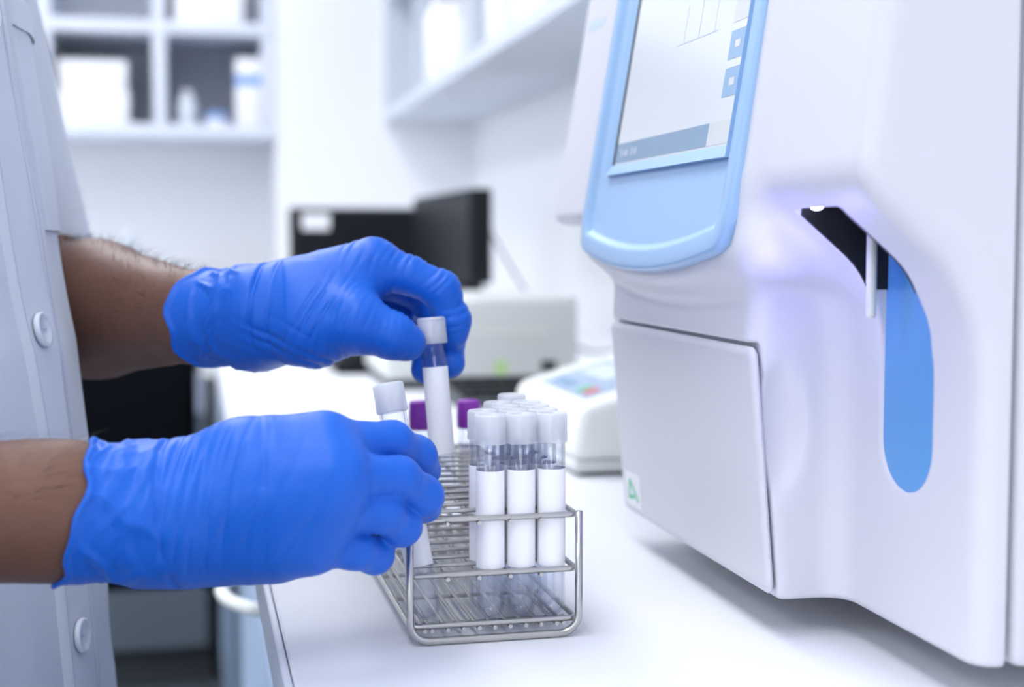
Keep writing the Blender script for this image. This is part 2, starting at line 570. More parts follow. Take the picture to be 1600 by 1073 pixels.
# ------------------------------------------------------------------ worktop and units below it
EX = 0.035
wt = thing('worktop', 'long white laminate worktop running along the right wall', 'worktop', (EX, 1.0, CT - .03))
box('laminate_slab', (EX + .004, -0.8, CT - .03), (WX, 3.995, CT), M['worktop'], wt, .0012, 1)
box('edge_strip', (EX, -0.8, CT - .03), (EX + .0035, 3.995, CT - .0005), M['edging'], wt, .001, 1)

def floor_unit(y0, y1, label, ndoor=2, xf=0.055):
    t = thing('base_cabinet', label, 'cabinet', (xf, y0, 0), 'pale blue cabinets under the worktop')
    box('carcass', (xf + .02, y0, .10), (WX - .01, y1, CT - .032), M['cab_blue'], t, .002, 1)
    box('plinth', (xf + .06, y0 + .005, 0), (WX - .02, y1 - .005, .10), M['darkgrey'], t)
    w = (y1 - y0) / ndoor
    for k in range(ndoor):
        a, b = y0 + k * w + .003, y0 + (k + 1) * w - .003
        box('door', (xf, a, .11), (xf + .019, b, .745), M['cab_blue'], t, .002, 1)
        d = box('drawer', (xf, a, .751), (xf + .019, b, CT - .036), M['cab_blue'], t, .002, 1)
        yc = (a + b) / 2
        pts = [(xf + .002 - .038 * math.sin(PI * i / 12) ** .6, yc + .15 * (i / 12 - .5), .808) for i in range(13)]
        v, f = tube_geo(pts, .0055, 10)
        wobj('pull_handle', v, f, M['cream2'], d, True)
    return t

floor_unit(-.75, .44, 'pale blue base cabinet below the worktop, nearest the rear wall', 2)
floor_unit(.45, 1.80, 'pale blue base cabinet with curved pull handle below the worktop edge', 3)
floor_unit(2.95, 3.40, 'pale blue base cabinet under the far end of the worktop', 2)

# far bench with light drawers over grey doors
fb_y = 3.45
fw = thing('far_worktop', 'white worktop of the bench along the far wall', 'worktop', (-.6, fb_y, CT - .04))
box('top_slab', (-2.2, fb_y - .02, CT - .04), (.033, RY1, CT), M['worktop'], fw, .002, 1)
for k, (x0, x1, nm) in enumerate(((-.42, .03, 'nearest the long worktop'), (-.88, -.425, 'second from the long worktop'), (-1.34, -.885, 'third from the long worktop'))):
    t = thing('bench_cabinet', f'grey base cabinet with a light drawer under the far bench, {nm}', 'cabinet', (x0, fb_y, 0), 'grey cabinets under the far bench')
    box('carcass', (x0, fb_y + .02, .1), (x1, RY1 - .02, CT - .042), M['cab_grey'], t)
    box('plinth', (x0, fb_y + .06, 0), (x1, RY1 - .03, .1), M['darkgrey'], t)
    box('door', (x0 + .004, fb_y, .105), (x1 - .004, fb_y + .019, .665), M['cab_grey'], t, .002, 1)
    d = box('drawer', (x0 + .004, fb_y, .672), (x1 - .004, fb_y + .019, .775), M['drawer'], t, .002, 1)
    box('drawer', (x0 + .004, fb_y, .782), (x1 - .004, fb_y + .019, CT - .05), M['cab_grey'], t, .002, 1)
    v, f = tube_geo([((x0 + x1) / 2 - .06, fb_y - .0, .72), ((x0 + x1) / 2 - .05, fb_y - .025, .72), ((x0 + x1) / 2 + .05, fb_y - .025, .72), ((x0 + x1) / 2 + .06, fb_y, .72)], .005, 8)
    wobj('pull_handle', v, f, M['steel2'], d, True)

# ------------------------------------------------------------------ shelf unit on the far wall
sh_y0, sh_y1 = 4.0, RY1
SZ0, SZ1, SZ2 = CT + .475, CT + .755, CT + 1.10
su = thing('wall_shelf_unit', 'grey open cubby shelf unit on the far wall left of the white pillar', 'shelf', (-.07, sh_y1, SZ0))
box('back_panel', (-1.0, sh_y1 - .012, SZ0), (.234, sh_y1 - .001, SZ2), M['shelf_back'], su)
for z in (SZ0, SZ1, SZ2):
    box('shelf_board', (-1.0, sh_y0, z), (.234, sh_y1 - .012, z + .034), M['shelf'], su, .002, 1)
for x in (-1.0, -.70, -.395, -.095, .199):
    for za, zb in ((SZ0 + .034, SZ1), (SZ1 + .034, SZ2)):
        box('divider', (x, sh_y0 + .002, za), (x + .035, sh_y1 - .012, zb), M['shelf'], su, .002, 1)

def carton(x0, x1, y0, y1, z0, z1, label, group, band=None, tape=True):
    t = thing('carton', label, 'box', ((x0 + x1) / 2, (y0 + y1) / 2, z0), group)
    box('carton_body', (x0, y0, z0), (x1, y1, z1), M['carton'], t, .003, 2)
    if tape:
        box('carton_lid', (x0 - .002, y0 - .002, z1 - .03), (x1 + .002, y1 + .002, z1 + .002), M['carton'], t, .002, 1)
    if band:
        box('printed_band', (x0 - .001, y0 - .001, band[0]), (x1 + .001, y1 + .001, band[1]), M['blue_print'], t)
    return t

B0 = SZ0 + .034; B1 = SZ1 + .034
carton(-.345, -.162, 4.02, 4.24, B0, B0 + .085, 'lower white carton of the stack in the far cubby by the coat', 'white cartons on the far shelf')
carton(-.342, -.166, 4.02, 4.23, B0 + .0875, B0 + .168, 'upper white carton of the stack in the far cubby by the coat', 'white cartons on the far shelf')
carton(.128, .196, 4.01, 4.2, B0, B0 + .185, 'tall white carton with a blue band beside the white pillar', 'white cartons on the far shelf', (B0 + .11, B0 + .14), False)
carton(-.035, .150, 4.02, 4.22, B1, B1 + .095, 'wide white carton on the upper far shelf', 'white cartons on the far shelf')
carton(-.50, -.40, 4.02, 4.2, B1, B1 + .10, 'white carton on the upper far shelf nearest the coat', 'white cartons on the far shelf')

def bottle(name, loc, r, h, m, capm, label, group, cat='bottle'):
    t = thing(name, label, cat, loc, group)
    v, f = lathe_geo([(0, 0), (r * .95, 0), (r, .004), (r, h * .68), (r * .85, h * .76), (r * .5, h * .84), (r * .5, h * .86), (0, h * .86)], 20)
    lobj('bottle_body', make_mesh('bottle_body', v, f, m, True), t)
    v, f = lathe_geo([(0, h * .855), (r * .58, h * .855), (r * .58, h * .99), (r * .54, h), (0, h)], 20)
    lobj('bottle_cap', make_mesh('bottle_cap', v, f, capm, True), t)
    return t

bottle('reagent_bottle', (-.005, 4.05, B0), .026, .095, M['pale_bottle'], M['carton'], 'small pale bottle in the far cubby beside a blue dish', 'bottles on the far shelf')
t = thing('blue_dish', 'low blue lidded dish in the far cubby beside a banded carton', 'dish', (.075, 4.06, B0))
v, f = lathe_geo([(0, 0), (.026, 0), (.030, .006), (.030, .020), (0, .020)], 20); lobj('dish_base', make_mesh('dish_base', v, f, M['carton'], True), t)
v, f = lathe_geo([(0, .0202), (.032, .0202), (.032, .032), (.028, .036), (0, .037)], 20); lobj('dish_lid', make_mesh('dish_lid', v, f, M['blue_print'], True), t)
bottle('wash_bottle', (-.155, 3.75, CT), .032, .205, M['pale_bottle'], M['pale_bottle'], 'faint grey wash bottle standing on the far bench', None)

# ------------------------------------------------------------------ wall cabinet over the worktop
wc = thing('wall_cabinet', 'long white open wall cabinet hanging over the worktop', 'shelf', (.66, 2.5, CT + .524))
cx0, cy0, cy1, cz = .535, 0.7, 3.998, CT + .524
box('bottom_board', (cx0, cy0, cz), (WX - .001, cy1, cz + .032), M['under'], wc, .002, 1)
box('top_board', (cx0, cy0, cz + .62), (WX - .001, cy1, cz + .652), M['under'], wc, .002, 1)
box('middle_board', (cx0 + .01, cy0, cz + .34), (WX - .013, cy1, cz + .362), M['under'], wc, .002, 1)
box('back_panel', (WX - .012, cy0, cz + .032), (WX - .001, cy1, cz + .62), M['shelf_back'], wc)
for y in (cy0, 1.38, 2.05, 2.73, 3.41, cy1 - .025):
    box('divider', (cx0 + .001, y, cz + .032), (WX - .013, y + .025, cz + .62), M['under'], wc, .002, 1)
zb = cz + .032
bottle('white_bottle', (.575, 3.26, zb), .040, .21, M['carton'], M['carton'], 'tall white bottle in the wall cabinet beside a low white box', 'bottles in the wall cabinet')
bottle('white_bottle', (.585, 2.60, zb), .042, .22, M['carton'], M['carton'], 'tall white bottle in the wall cabinet nearest the analyser', 'bottles in the wall cabinet')
carton(.545, .66, 2.93, 3.10, zb, zb + .135, 'low white box in the wall cabinet beside a tall bottle', 'boxes in the wall cabinet')
carton(.55, .70, 2.2, 2.42, zb, zb + .16, 'white box in the wall cabinet above the cream printer', 'boxes in the wall cabinet')

# notice on the right wall, half hidden by the analyser
nt_ = thing('wall_notice', 'pale blue notice on the right wall beside the analyser head', 'notice', (WX - .002, 1.9, CT + .28))
box('notice_sheet', (WX - .004, 1.74, CT + .27), (WX - .0015, 2.12, CT + .43), M['ui_grey'], nt_)
box('notice_band', (WX - .0055, 1.76, CT + .36), (WX - .004, 2.10, CT + .42), M['blue_print'], nt_)

# ------------------------------------------------------------------ monitors, printer, keyboard
def monitor(name, label, cx, cy, rotz, w, h, zb, tilt=0.0, sticker=False, mscreen='black_gloss'):
    """panel centred over its stand; local -y is the side of the screen"""
    t = thing(name, label, 'monitor', (cx, cy, CT), 'flat monitors on the worktop', rotz)
    pn = lobj('panel', make_mesh('panel', *box_geo((-w / 2, -.018, 0), (w / 2, .018, h), .004, 2), M['black'], True), t, (0, 0, zb))
    pn.rotation_euler = (tilt, 0, 0); sharpen(pn)
    lobj('screen', make_mesh('screen', *box_geo((-w / 2 + .012, -.0195, .016), (w / 2 - .012, -.0178, h - .012)), M[mscreen]), pn)
    if sticker:
        lobj('sticker', make_mesh('sticker', *box_geo((-w / 2 + .025, -.0210, h - .046), (-w / 2 + .082, -.0197, h - .012)), M['carton']), pn)
    lobj('stand_neck', make_mesh('stand_neck', *box_geo((-.035, .018, 0.008), (.035, .045, zb + h * .5), .004, 2), M['black'], True), t)
    v, f = lathe_geo([(0, .0005), (.095, .0005), (.098, .004), (.095, .010), (.04, .014), (0, .015)], 28)
    ft = lobj('stand_foot', make_mesh('stand_foot', v, f, M['black'], True), t, (0, .035, 0)); ft.scale = (1.2, .8, 1)
    return t

monitor('flat_monitor', 'black monitor with a white sticker facing down the worktop', .405, 2.98, 0.0, .41, .21, .047, sticker=True)
monitor('flat_monitor', 'black monitor turned to the aisle behind the cream printer', .455, 2.52, -PI / 2 + .02, .54, .155, .117)
monitor('flat_monitor', 'small dark monitor half hidden behind the analyser head', .56, 1.41, .10, .245, .115, .078, tilt=-.12)

t = thing('desk_phone', 'low black device on the worktop below the upper blue glove', 'device', (.24, 2.05, CT))
prism('phone_body', [(.195, CT + .0005), (.272, CT + .0005), (.272, CT + .05), (.195, CT + .02)], 1.965, 2.12, 'y', M['black'], t, .004)
v, f = tube_geo([(.205, 1.98, CT + .05), (.215, 1.99, CT + .058), (.215, 2.09, CT + .058), (.205, 2.10, CT + .05)], .012, 10)
wobj('handset', v, f, M['black'], t, True)

# cream printer: low body with a sloping left shoulder
pr = thing('bench_printer', 'low cream bench printer with a green sticker behind the tube rack', 'printer', (.36, 1.74, CT))
px0, px1, py0, py1 = .232, .482, 1.735, 1.95
pz = CT + .012
prism('printer_body', [(px0, pz), (px1, pz), (px1, CT + .117), (px0 + .12, CT + .117), (px0 + .05, CT + .106), (px0, CT + .085)], py0, py1, 'y', M['cream'], pr, .010, 4)
box('printer_base', (px0 + .008, py0 + .008, CT + .0005), (px1 - .008, py1 - .008, CT + .0125), M['darkgrey'], pr)
box('paper_slot', (px0 + .06, py0 - .0012, CT + .070), (px1 - .04, py0 + .004, CT + .074), M['cream2'], pr)
box('green_sticker', (.372, py0 - .0012, CT + .018), (.388, py0 + .001, CT + .034), M['lime'], pr)
box('port', (.432, py0 - .0012, CT + .020), (.452, py0 + .001, CT + .034), M['darkgrey'], pr)

kb = thing('keyboard', 'dark grey keyboard on the worktop before the cream printer', 'keyboard', (.45, 1.59, CT))
prism('keyboard_case', [(1.52, CT + .0005), (1.675, CT + .0005), (1.675, CT + .020), (1.52, CT + .010)], (.285), .66, 'x', M['darkgrey'], kb, .003)
for r in range(5):
    for c in range(15):
        x = .294 + c * .0238; y = 1.532 + r * .0275
        z = CT + .011 + r * .0018
        box('key', (x, y, z), (x + .020, y + .022, z + .0045), M['black'], kb)

cb = thing('cable', 'thin grey cable drooping down the wall behind the printer', 'cable', (WX - .02, 2.2, CT))
v, f = tube_geo([(WX - .012 - .02 * math.sin(i / 4), 1.95 + .05 * math.sin(i / 3) + i * .02, CT + .26 - .02 * i) for i in range(13)], .004, 6)
wobj('cable_run', v, f, M['darkgrey'], cb, True)
cb = thing('cable', 'thin grey cable looping from the aisle-facing monitor to the wall', 'cable', (.6, 2.3, CT))
v, f = tube_geo([(.47 + .022 * i, 2.22 - .012 * i, CT + .2 - .19 * math.sin(PI * i / 14)) for i in range(15)], .002, 6)
wobj('cable_run', v, f, M['darkgrey'], cb, True)

# small warm white bench instrument with a sloping keypad
bi = thing('block_heater', 'small warm white wedge instrument with a sloping blue keypad beside the analyser', 'instrument', (.40, 1.15, CT))
bx0, by0, by1 = .288, 1.052, 1.275
heater_poly = [(bx0, CT + .013), (.52, CT + .013), (.52, CT + .088), (.43, CT + .089), (.395, CT + .084), (bx0 + .006, CT + .055)]
prism('housing', heater_poly, by0, by1, 'y', M['cream2'], bi, .009, 4)
prism('base_shell', [(bx0 + .002, CT + .003), (.518, CT + .003), (.518, CT + .0135), (bx0 + .002, CT + .0135)], by0 + .003, by1 - .003, 'y', M['cream'], bi, .003)
box('base_gasket', (bx0 + .008, by0 + .008, CT + .0004), (.512, by1 - .008, CT + .0035), M['rubber'], bi)
sl_a = math.atan2(.029, .395 - bx0 - .006)
def on_slope(u, y, lift=0.0):   # u along the slope from the front lip
    return (bx0 + .006 + u * math.cos(sl_a) - lift * math.sin(sl_a), y, CT + .055 + u * math.sin(sl_a) + lift * math.cos(sl_a))
def slope_patch(name, u0, u1, y0, y1, l0, l1, m, parent):
    vs = [on_slope(u, y, l) for l in (l0, l1) for u, y in ((u0, y0), (u1, y0), (u1, y1), (u0, y1))]
    return wobj(name, vs, [(3, 2, 1, 0), (4, 5, 6, 7), (0, 1, 5, 4), (1, 2, 6, 5), (2, 3, 7, 6), (3, 0, 4, 7)], m, parent)
kp = slope_patch('keypad', .012, .078, by0 + .03, by1 - .045, -.002, .0008, M['keypad'], bi)
slope_patch('display', .045, .070, by0 + .075, by1 - .065, .0008, .0014, M['pale_bottle'], kp)
for k in range(3):
    slope_patch('key', .018, .030, by0 + .105 + k * .020, by0 + .118 + k * .020, .0008, .0016, M['ui_blue'], kp)
slope_patch('green_key', .018, .030, by0 + .065, by0 + .078, .0008, .0016, M['green'], kp)
slope_patch('red_key', .018, .030, by0 + .044, by0 + .057, .0008, .0016, M['red'], kp)
box('rating_plate', (.335, by0 - .0008, CT + .014), (.375, by0 + .001, CT + .034), M['keypad'], bi)

# ------------------------------------------------------------------ office chair in the aisle
ch = thing('office_chair', 'black fabric swivel chair in the aisle between coat and worktop', 'chair', (-.225, 2.60, 0), None, .06)
v, f = box_geo((-.225, -.22, .50), (.225, .24, .57), .035, 4); o = lobj('seat', make_mesh('seat', v, f, M['fabric'], True), ch)
v, f = box_geo((-.215, -.265, .70), (.215, -.205, 1.00), .028, 4); o = lobj('backrest', make_mesh('backrest', v, f, M['fabric'], True), ch)
v, f = tube_geo([(0, -.1, .49), (0, -.28, .50), (0, -.295, .58), (0, -.27, .82)], .018, 8); lobj('back_bar', make_mesh('back_bar', v, f, M['black'], True), ch)
v, f = lathe_geo([(0, .06), (.03, .06), (.03, .25), (.018, .25), (.018, .50), (0, .50)], 16); lobj('gas_column', make_mesh('gas_column', v, f, M['black'], True), ch)
v, f = tube_geo([(.10, -.02, .485), (.22, -.02, .475), (.29, -.03, .44)], [.006, .006, .013], 8); lobj('seat_lever', make_mesh('seat_lever', v, f, M['black'], True), ch)
for k in range(5):
    a = 2 * PI * k / 5 + .3
    c, s_ = math.cos(a), math.sin(a)
    v, f = tube_geo([(.02 * c, .02 * s_, .10), (.16 * c, .16 * s_, .095), (.29 * c, .29 * s_, .075)], [.022, .018, .013], 8)
    leg = lobj('leg', make_mesh('leg', v, f, M['black'], True), ch)
    v, f = lathe_geo([(0, -.012), (.022, -.012), (.026, -.008), (.026, .008), (.022, .012), (0, .012)], 16)
    w = lobj('caster', make_mesh('caster', v, f, M['black'], True), leg, (.29 * c, .29 * s_, .0265))
    w.rotation_euler = (PI / 2, 0, a)

# ------------------------------------------------------------------ the analyser
AN = thing('blood_analyser', 'large white analyser with light blue screen bezel and sampling probe', 'analyser', (.45, .68, CT))
ZT = .46
def fL(z): return np.interp(z, [0, .02, .138, .16], [.2575, .2565, .2465, .2475])
def fH(z): return .2355 + (z - .19) * .167
_zz = np.linspace(0, .5, 1001)
_fr = np.interp(_zz, [0, .130, .151, .173, .202, .211, .5], [.2935, .2935, .2910, .2800, .2450, .2420, .2770])
_k = np.ones(25) / 25
_frs = np.convolve(np.pad(_fr, 12, mode='edge'), _k, 'valid')
_frd = np.gradient(_frs, _zz)
def fR(z): return np.interp(z, _zz, _frs)
def fRc(z): return 1 / np.sqrt(1 + np.interp(z, _zz, _frd) ** 2)

F = Field((.216, .468, .006), (.312, .934, .47), .0016)
sl, X, Y, Z = F.all()
def span(Y, a, b): return np.maximum(a - Y, Y - b)
Lb = smax(fL(Z) - X, span(Y, .597, .8205), .012)
Lb = np.maximum(Lb, -np.maximum(Z - .1375, X - (fL(Z) + .0055)))
Rb = smax((fR(Z) - X) * fRc(Z), np.maximum(.481 - Y, Y - np.interp(Z, [0, .20, .215, .5], [.625, .625, .586, .586])), .011)
zb_ = np.where(Y < .845, .1575 + .010 * ((Y - .70) / .125) ** 2, .195)
hk = .020
Hb = smax(smax((fH(Z) - X) * .986, span(Y, .574, .905), .016), np.where(Y < .852, zb_, .195) - Z, hk)
Hs = smax(smax((fH(Z) + .0005 - X) * .986, span(Y, .80, .926), .010), .195 - Z, .010)
Hb = smax(smax((fH(Z) - X) * .986, span(Y, .574, .852), .016), (.1575 + .010 * ((Y - .70) / .125) ** 2) - Z, hk)
Hb = np.minimum(Hb, Hs)
A_ = smin(Lb, Rb, .016)
A_ = smin(A_, Hb, .010)
A_ = np.maximum(A_, X - .3065)
A_ = smax(A_, np.maximum(.018 - Z, Z - ZT), .003)
pocket = np.maximum(np.maximum(X - (fH(Z) + .001), .1690 + .0105 * ((Y - .712) / .11) ** 2 - Z), span(Y, .5905, .8290))
A_ = np.maximum(A_, -pocket)
# sampling slot
sd = np.sqrt((Y - .541) ** 2 + np.minimum(Z - .099, 0) ** 2) - .021
slot = np.maximum(np.maximum(sd, Z - .227), .2525 - X)
A_ = smax(A_, -slot, .003)
# finger scoop beside the door
q = np.sqrt(((X - .2600) / .014) ** 2 + ((Y - .5945) / .010) ** 2 + ((Z - .098) / .030) ** 2)
scoop = (q - 1) * .010
A_ = smax(A_, -scoop, .003)
F.D[:] = A_
V, Q, N = F.mesh()
V[:, 2] += CT
net_obj('front_shell', V, Q, M['case'], AN, N)
del pocket, A_, Lb, Rb, Hb, Hs, slot, sd, scoop, q

# service door
F = Field((.236, .588, .012), (.270, .830, .146), .0011)
sl, X, Y, Z = F.all()
dy = np.maximum(np.abs(Y - .7086) - .1118 + .006, 0); dz = np.maximum(np.abs(Z - .0784) - .0586 + .006, 0)
rr2 = np.sqrt(dy ** 2 + dz ** 2) - .006
D_ = smax(np.maximum(fL(Z) - X, X - (fL(Z) + .0050)), rr2, .006)
F.D[:] = D_
V, Q, N = F.mesh(); V[:, 2] += CT
door = net_obj('service_door', V, Q, M['case'], AN, N)

def door_patch(name, y0, y1, z0, z1, lift, m, parent, poly=None):
    pts = poly or [(y0, z0), (y1, z0), (y1, z1), (y0, z1)]
    vs = [(float(fL(z)) - lift, y, CT + z) for y, z in pts] + [(float(fL(z)) + .001, y, CT + z) for y, z in pts]
    n = len(pts)
    fs = [tuple(range(n - 1, -1, -1)), tuple(range(n, 2 * n))] + [(i, (i + 1) % n, n + (i + 1) % n, n + i) for i in range(n)]
    return wobj(name, vs, fs, m, parent)
stk = door_patch('sticker', .781, .810, .026, .046, .0004, M['carton'], door)
# the printed green mark: an open triangle with a tail
def stroke(a, b, w):
    d = Vector((b[0] - a[0], b[1] - a[1])); n = Vector((-d.y, d.x)).normalized() * w / 2
    return [(a[0] + n.x, a[1] + n.y), (b[0] + n.x, b[1] + n.y), (b[0] - n.x, b[1] - n.y), (a[0] - n.x, a[1] - n.y)]
for a, b in (((.800, .042), (.8035, .031)), ((.800, .042), (.786, .0305)), ((.8035, .031), (.793, .0325))):
    door_patch('printed_mark', 0, 0, 0, 0, .0006, M['green'], door, stroke(a, b, .0022))

# rear housing, feet
prism('rear_housing', [(.4785, CT + .018), (.8205, CT + .018), (.8205, CT + .185), (.9255, CT + .197), (.9255, CT + ZT), (.4785, CT + ZT)], .3085, .69, 'x', M['case'], AN, .005, 3)
for x in (.40, .66):
    for y in (.52, .78):
        v, f = lathe_geo([(0, 0.0003), (.014, .0003), (.015, .002), (.013, .0185), (0, .0185)], 20)
        lobj('rubber_foot', make_mesh('rubber_foot', v, f, M['rubber'], True), AN, (x - .45, y - .68, 0))

# bezel: a lofted rim with a sunken centre, on the sloping face
CS, SN = math.cos(math.atan(.167)), math.sin(math.atan(.167))
LIFT = [0.0]
def face(y, z, lift): return (float(fH(z)) - (lift + LIFT[0]) * CS, y, CT + z + (lift + LIFT[0]) * SN)
def bez_outline():
    y0, y1 = .5885, .8305
    pts = []
    zb = lambda y: .1680 + .0105 * ((y - .712) / .11) ** 2
    for i in range(41):
        y = y0 + (y1 - y0) * i / 40
        e = min(y - y0, y1 - y); r = .014
        lift = r - math.sqrt(max(r * r - (r - e) ** 2, 0)) if e < r else 0
        pts.append((y, zb(y) + lift))
    for i in range(1, 12): pts.append((y1, .20 + (.43 - .20) * i / 12))
    for i in range(41):
        y = y1 + (y0 - y1) * i / 40
        e = min(y - y0, y1 - y); r = .014
        lift = r - math.sqrt(max(r * r - (r - e) ** 2, 0)) if e < r else 0
        pts.append((y, .445 - lift))
    for i in range(1, 12): pts.append((y0, .43 - (.43 - .20) * i / 12))
    return pts
OUT = bez_outline()
def inset(pts, d):
    n = len(pts); res = []
    for i in range(n):
        a, b = Vector(pts[i - 1]), Vector(pts[(i + 1) % n])
        t = (b - a).normalized(); res.append((pts[i][0] - t.y * d, pts[i][1] + t.x * d))
    return res
vs, fs = [], []
rings = [(0, -.004), (0, .0032), (.0006, .0042), (.0018, .0048), (.0095, .0050), (.0110, .0046), (.0125, .0030), (.0138, .0019), (.0150, .0015)]
n = len(OUT)
for d, l in rings:
    vs += [face(y, z, l) for y, z in inset(OUT, d)]
for r in range(len(rings) - 1):
    fs += [(r * n + i, (r + 1) * n + i, (r + 1) * n + (i + 1) % n, r * n + (i + 1) % n) for i in range(n)]
fs.append(tuple((len(rings) - 1) * n + i for i in range(n - 1, -1, -1)))
bz = wobj('screen_bezel', vs, fs, M['bezel'], AN, True); sharpen(bz, 50)

LIFT[0] = .0015
def face_slab(name, y0, y1, z0, z1, l0, l1, m, parent):
    vs = [face(y, z, l) for l in (l0, l1) for y, z in ((y0, z0), (y1, z0), (y1, z1), (y0, z1))]
    return wobj(name, vs, [(0, 1, 2, 3), (7, 6, 5, 4), (4, 5, 1, 0), (5, 6, 2, 1), (6, 7, 3, 2), (7, 4, 0, 3)], m, parent)
sy0, sy1, sz0, sz1 = .608, .790, .2275, .425
scr = face_slab('touch_screen', sy0, sy1, sz0, sz1, 0, .0008, M['screen'], AN)
# frame of the screen: bevelled bars
def bar(name, corners, m, parent):
    """corners: outer a,b and inner a,b as (y,z); raised outer, falling inward"""
    (oa, ob, ib, ia) = corners
    vs = [face(*oa, .0002), face(*ob, .0002), face(*ob, .0030), face(*oa, .0030), face(*ib, .0009), face(*ia, .0009), face(*ib, .0002), face(*ia, .0002)]
    return wobj(name, vs, [(0, 1, 2, 3), (3, 2, 4, 5), (5, 4, 6, 7), (0, 3, 5, 7), (1, 6, 4, 2), (0, 7, 6, 1)], m, parent)
g = .006
bar('frame_bar', ((sy0 - .003, sz0 - g), (sy1 + g, sz0 - g), (sy1, sz0), (sy0, sz0)), M['bezel'], bz)
bar('frame_bar', ((sy1 + g, sz0 - g), (sy1 + g, sz1 + g), (sy1, sz1), (sy1, sz0)), M['bezel'], bz)
bar('frame_bar', ((sy0 - .003, sz1 + g), (sy0 - .003, sz0 - g), (sy0, sz0), (sy0, sz1)), M['bezel'], bz)
face_slab('painted_edge_shadow', sy1 - .0035, sy1, sz0, sz1, .0008, .0011, M['cavity'], scr)  # flat black strip painting the recess shadow along the screen's far edge
# what the screen shows
face_slab('status_bar', sy0 + .03, sy1 - .004, sz0 + .001, sz0 + .012, .0008, .0010, M['ui_bar'], scr)
face_slab('status_panel', sy0, sy0 + .03, sz0 + .001, sz0 + .012, .0008, .0010, M['ui_grey'], scr)
face_slab('screen_button', sy0, sy0 + .020, .2505, .2640, .0008, .0010, M['ui_blue'], scr)
face_slab('screen_button', sy0, sy0 + .020, .2680, .2815, .0008, .0010, M['ui_blue'], scr)
face_slab('screen_button', sy0, sy0 + .020, .2855, .2990, .0008, .0010, M['ui_grey'], scr)
face_slab('button_arrow', sy0 + .007, sy0 + .013, .2555, .2590, .0010, .0011, M['ui_grey'], scr)
face_slab('button_arrow', sy0 + .007, sy0 + .013, .2730, .2765, .0010, .0011, M['ui_grey'], scr)
for k, (a, w) in enumerate(((.005, .004), (.011, .007), (.024, .003), (.029, .005))):
    face_slab('status_text', sy1 - .008 - a - w, sy1 - .008 - a, sz0 + .0045, sz0 + .008, .0010, .0011, M['ui_ink'], scr)
for k in range(3):
    face_slab('chart_line', sy0 + .045 + k * .022, sy0 + .0455 + k * .022, .285, .305, .0008, .0009, M['ui_ink'], scr)
face_slab('chart_line', sy0 + .04, sy0 + .10, .2848, .2853, .0008, .0009, M['ui_ink'], scr)
# faint pale print on the white rim of the head
def rim(y, z, lift): return (float(fH(z)) + .0005 - lift, y, CT + z)
for k, (a, w, h) in enumerate(((0, .007, .007), (.009, .005, .0045), (.0155, .003, .007), (.020, .005, .0045), (.0265, .005, .0045), (.033, .005, .0045))):
    y1_ = .908 - a
    vs = [rim(y, z, l) for l in (-.001, .0003) for y, z in ((y1_ - w, .322), (y1_, .322), (y1_, .322 + h), (y1_ - w, .322 + h))]
    wobj('pale_print', vs, [(0, 1, 2, 3), (7, 6, 5, 4), (4, 5, 1, 0), (5, 6, 2, 1), (6, 7, 3, 2), (7, 4, 0, 3)], M['print_pale'], AN)

# slot insert, cavity, probe and its lamp
sp = []
for i in range(25):
    a = PI + PI * i / 24
    sp.append((.541 + .0225 * math.cos(a), CT + .099 + .0225 * math.sin(a)))
sp += [(.5635, CT + .181), (.5185, CT + .181)]
prism('slot_insert', sp, .2950, .2985, 'x', M['slot_blue'], AN)
box('cavity_back', (.300, .512, CT + .06), (.304, .570, CT + .233), M['cavity'], AN)
box('cavity_top', (.250, .515, CT + .223), (.304, .567, CT + .229), M['cavity'], AN)
lin = [(float(fR(z)) + .0010, CT + z) for z in np.linspace(.163, .209, 14)] + [(.2545, CT + .2225), (.2995, CT + .2225), (.2995, CT + .163)]
lin = [(max(x, .2545), z) for x, z in lin]
prism('cavity_side', lin, .5608, .5626, 'y', M['cavity'], AN)
prism('cavity_side', lin, .5194, .5212, 'y', M['cavity'], AN)
box('cavity_front', (.2520, .5212, CT + .2075), (.2545, .5608, CT + .2225), M['cavity'], AN)
pb = Vector((.2800, .5470, CT))
v, f = lathe_geo([(0, .1515), (.0018, .1515), (.0022, .153), (.0022, .220), (0, .220)], 16)
lobj('sampling_probe', make_mesh('sampling_probe', v, f, M['probe'], True), AN, (pb.x - .45, pb.y - .68, 0))
M['led'] = mat('indicator_lamp', (0.9, 0.9, 1.0), 0.3, emit=(0.62, 0.62, 1.0), estr=14.0)
lp = Vector((.2560, .5500, CT + .1985))
v, f = lathe_geo([(0, -.0018), (.0018, -.0014), (.0030, -.0003), (.0033, .001), (.0026, .003), (0, .004)], 16)
led = lobj('indicator_lamp', make_mesh('indicator_lamp', v, f, M['led'], True), AN, (lp.x - .45, lp.y - .68, lp.z - CT))
ld = bpy.data.lights.new('indicator_light', 'POINT'); ld.energy = .045; ld.color = (.24, .20, 1.0); ld.shadow_soft_size = .014
lo_ = link(bpy.data.objects.new('indicator_light', ld), led); lo_.location = (-.012, .006, -.030)

# ------------------------------------------------------------------ tube rack
RA = ground(641, 1004, CT + .0019); RB = ground(904, 987, CT + .0019)
ru = (RB - RA); RW = ru.length; ru.normalize(); rv = Vector((-ru.y, ru.x, 0))
NROW, PITCH_R = 14, .0165
RL = .003 + NROW * PITCH_R + .003
def rk(u, v, z): return RA + ru * u + rv * v + Vector((0, 0, z - .0019))
rack = thing('tube_rack', 'stainless steel wire test tube rack on the white worktop', 'rack', (RA.x, RA.y, CT))

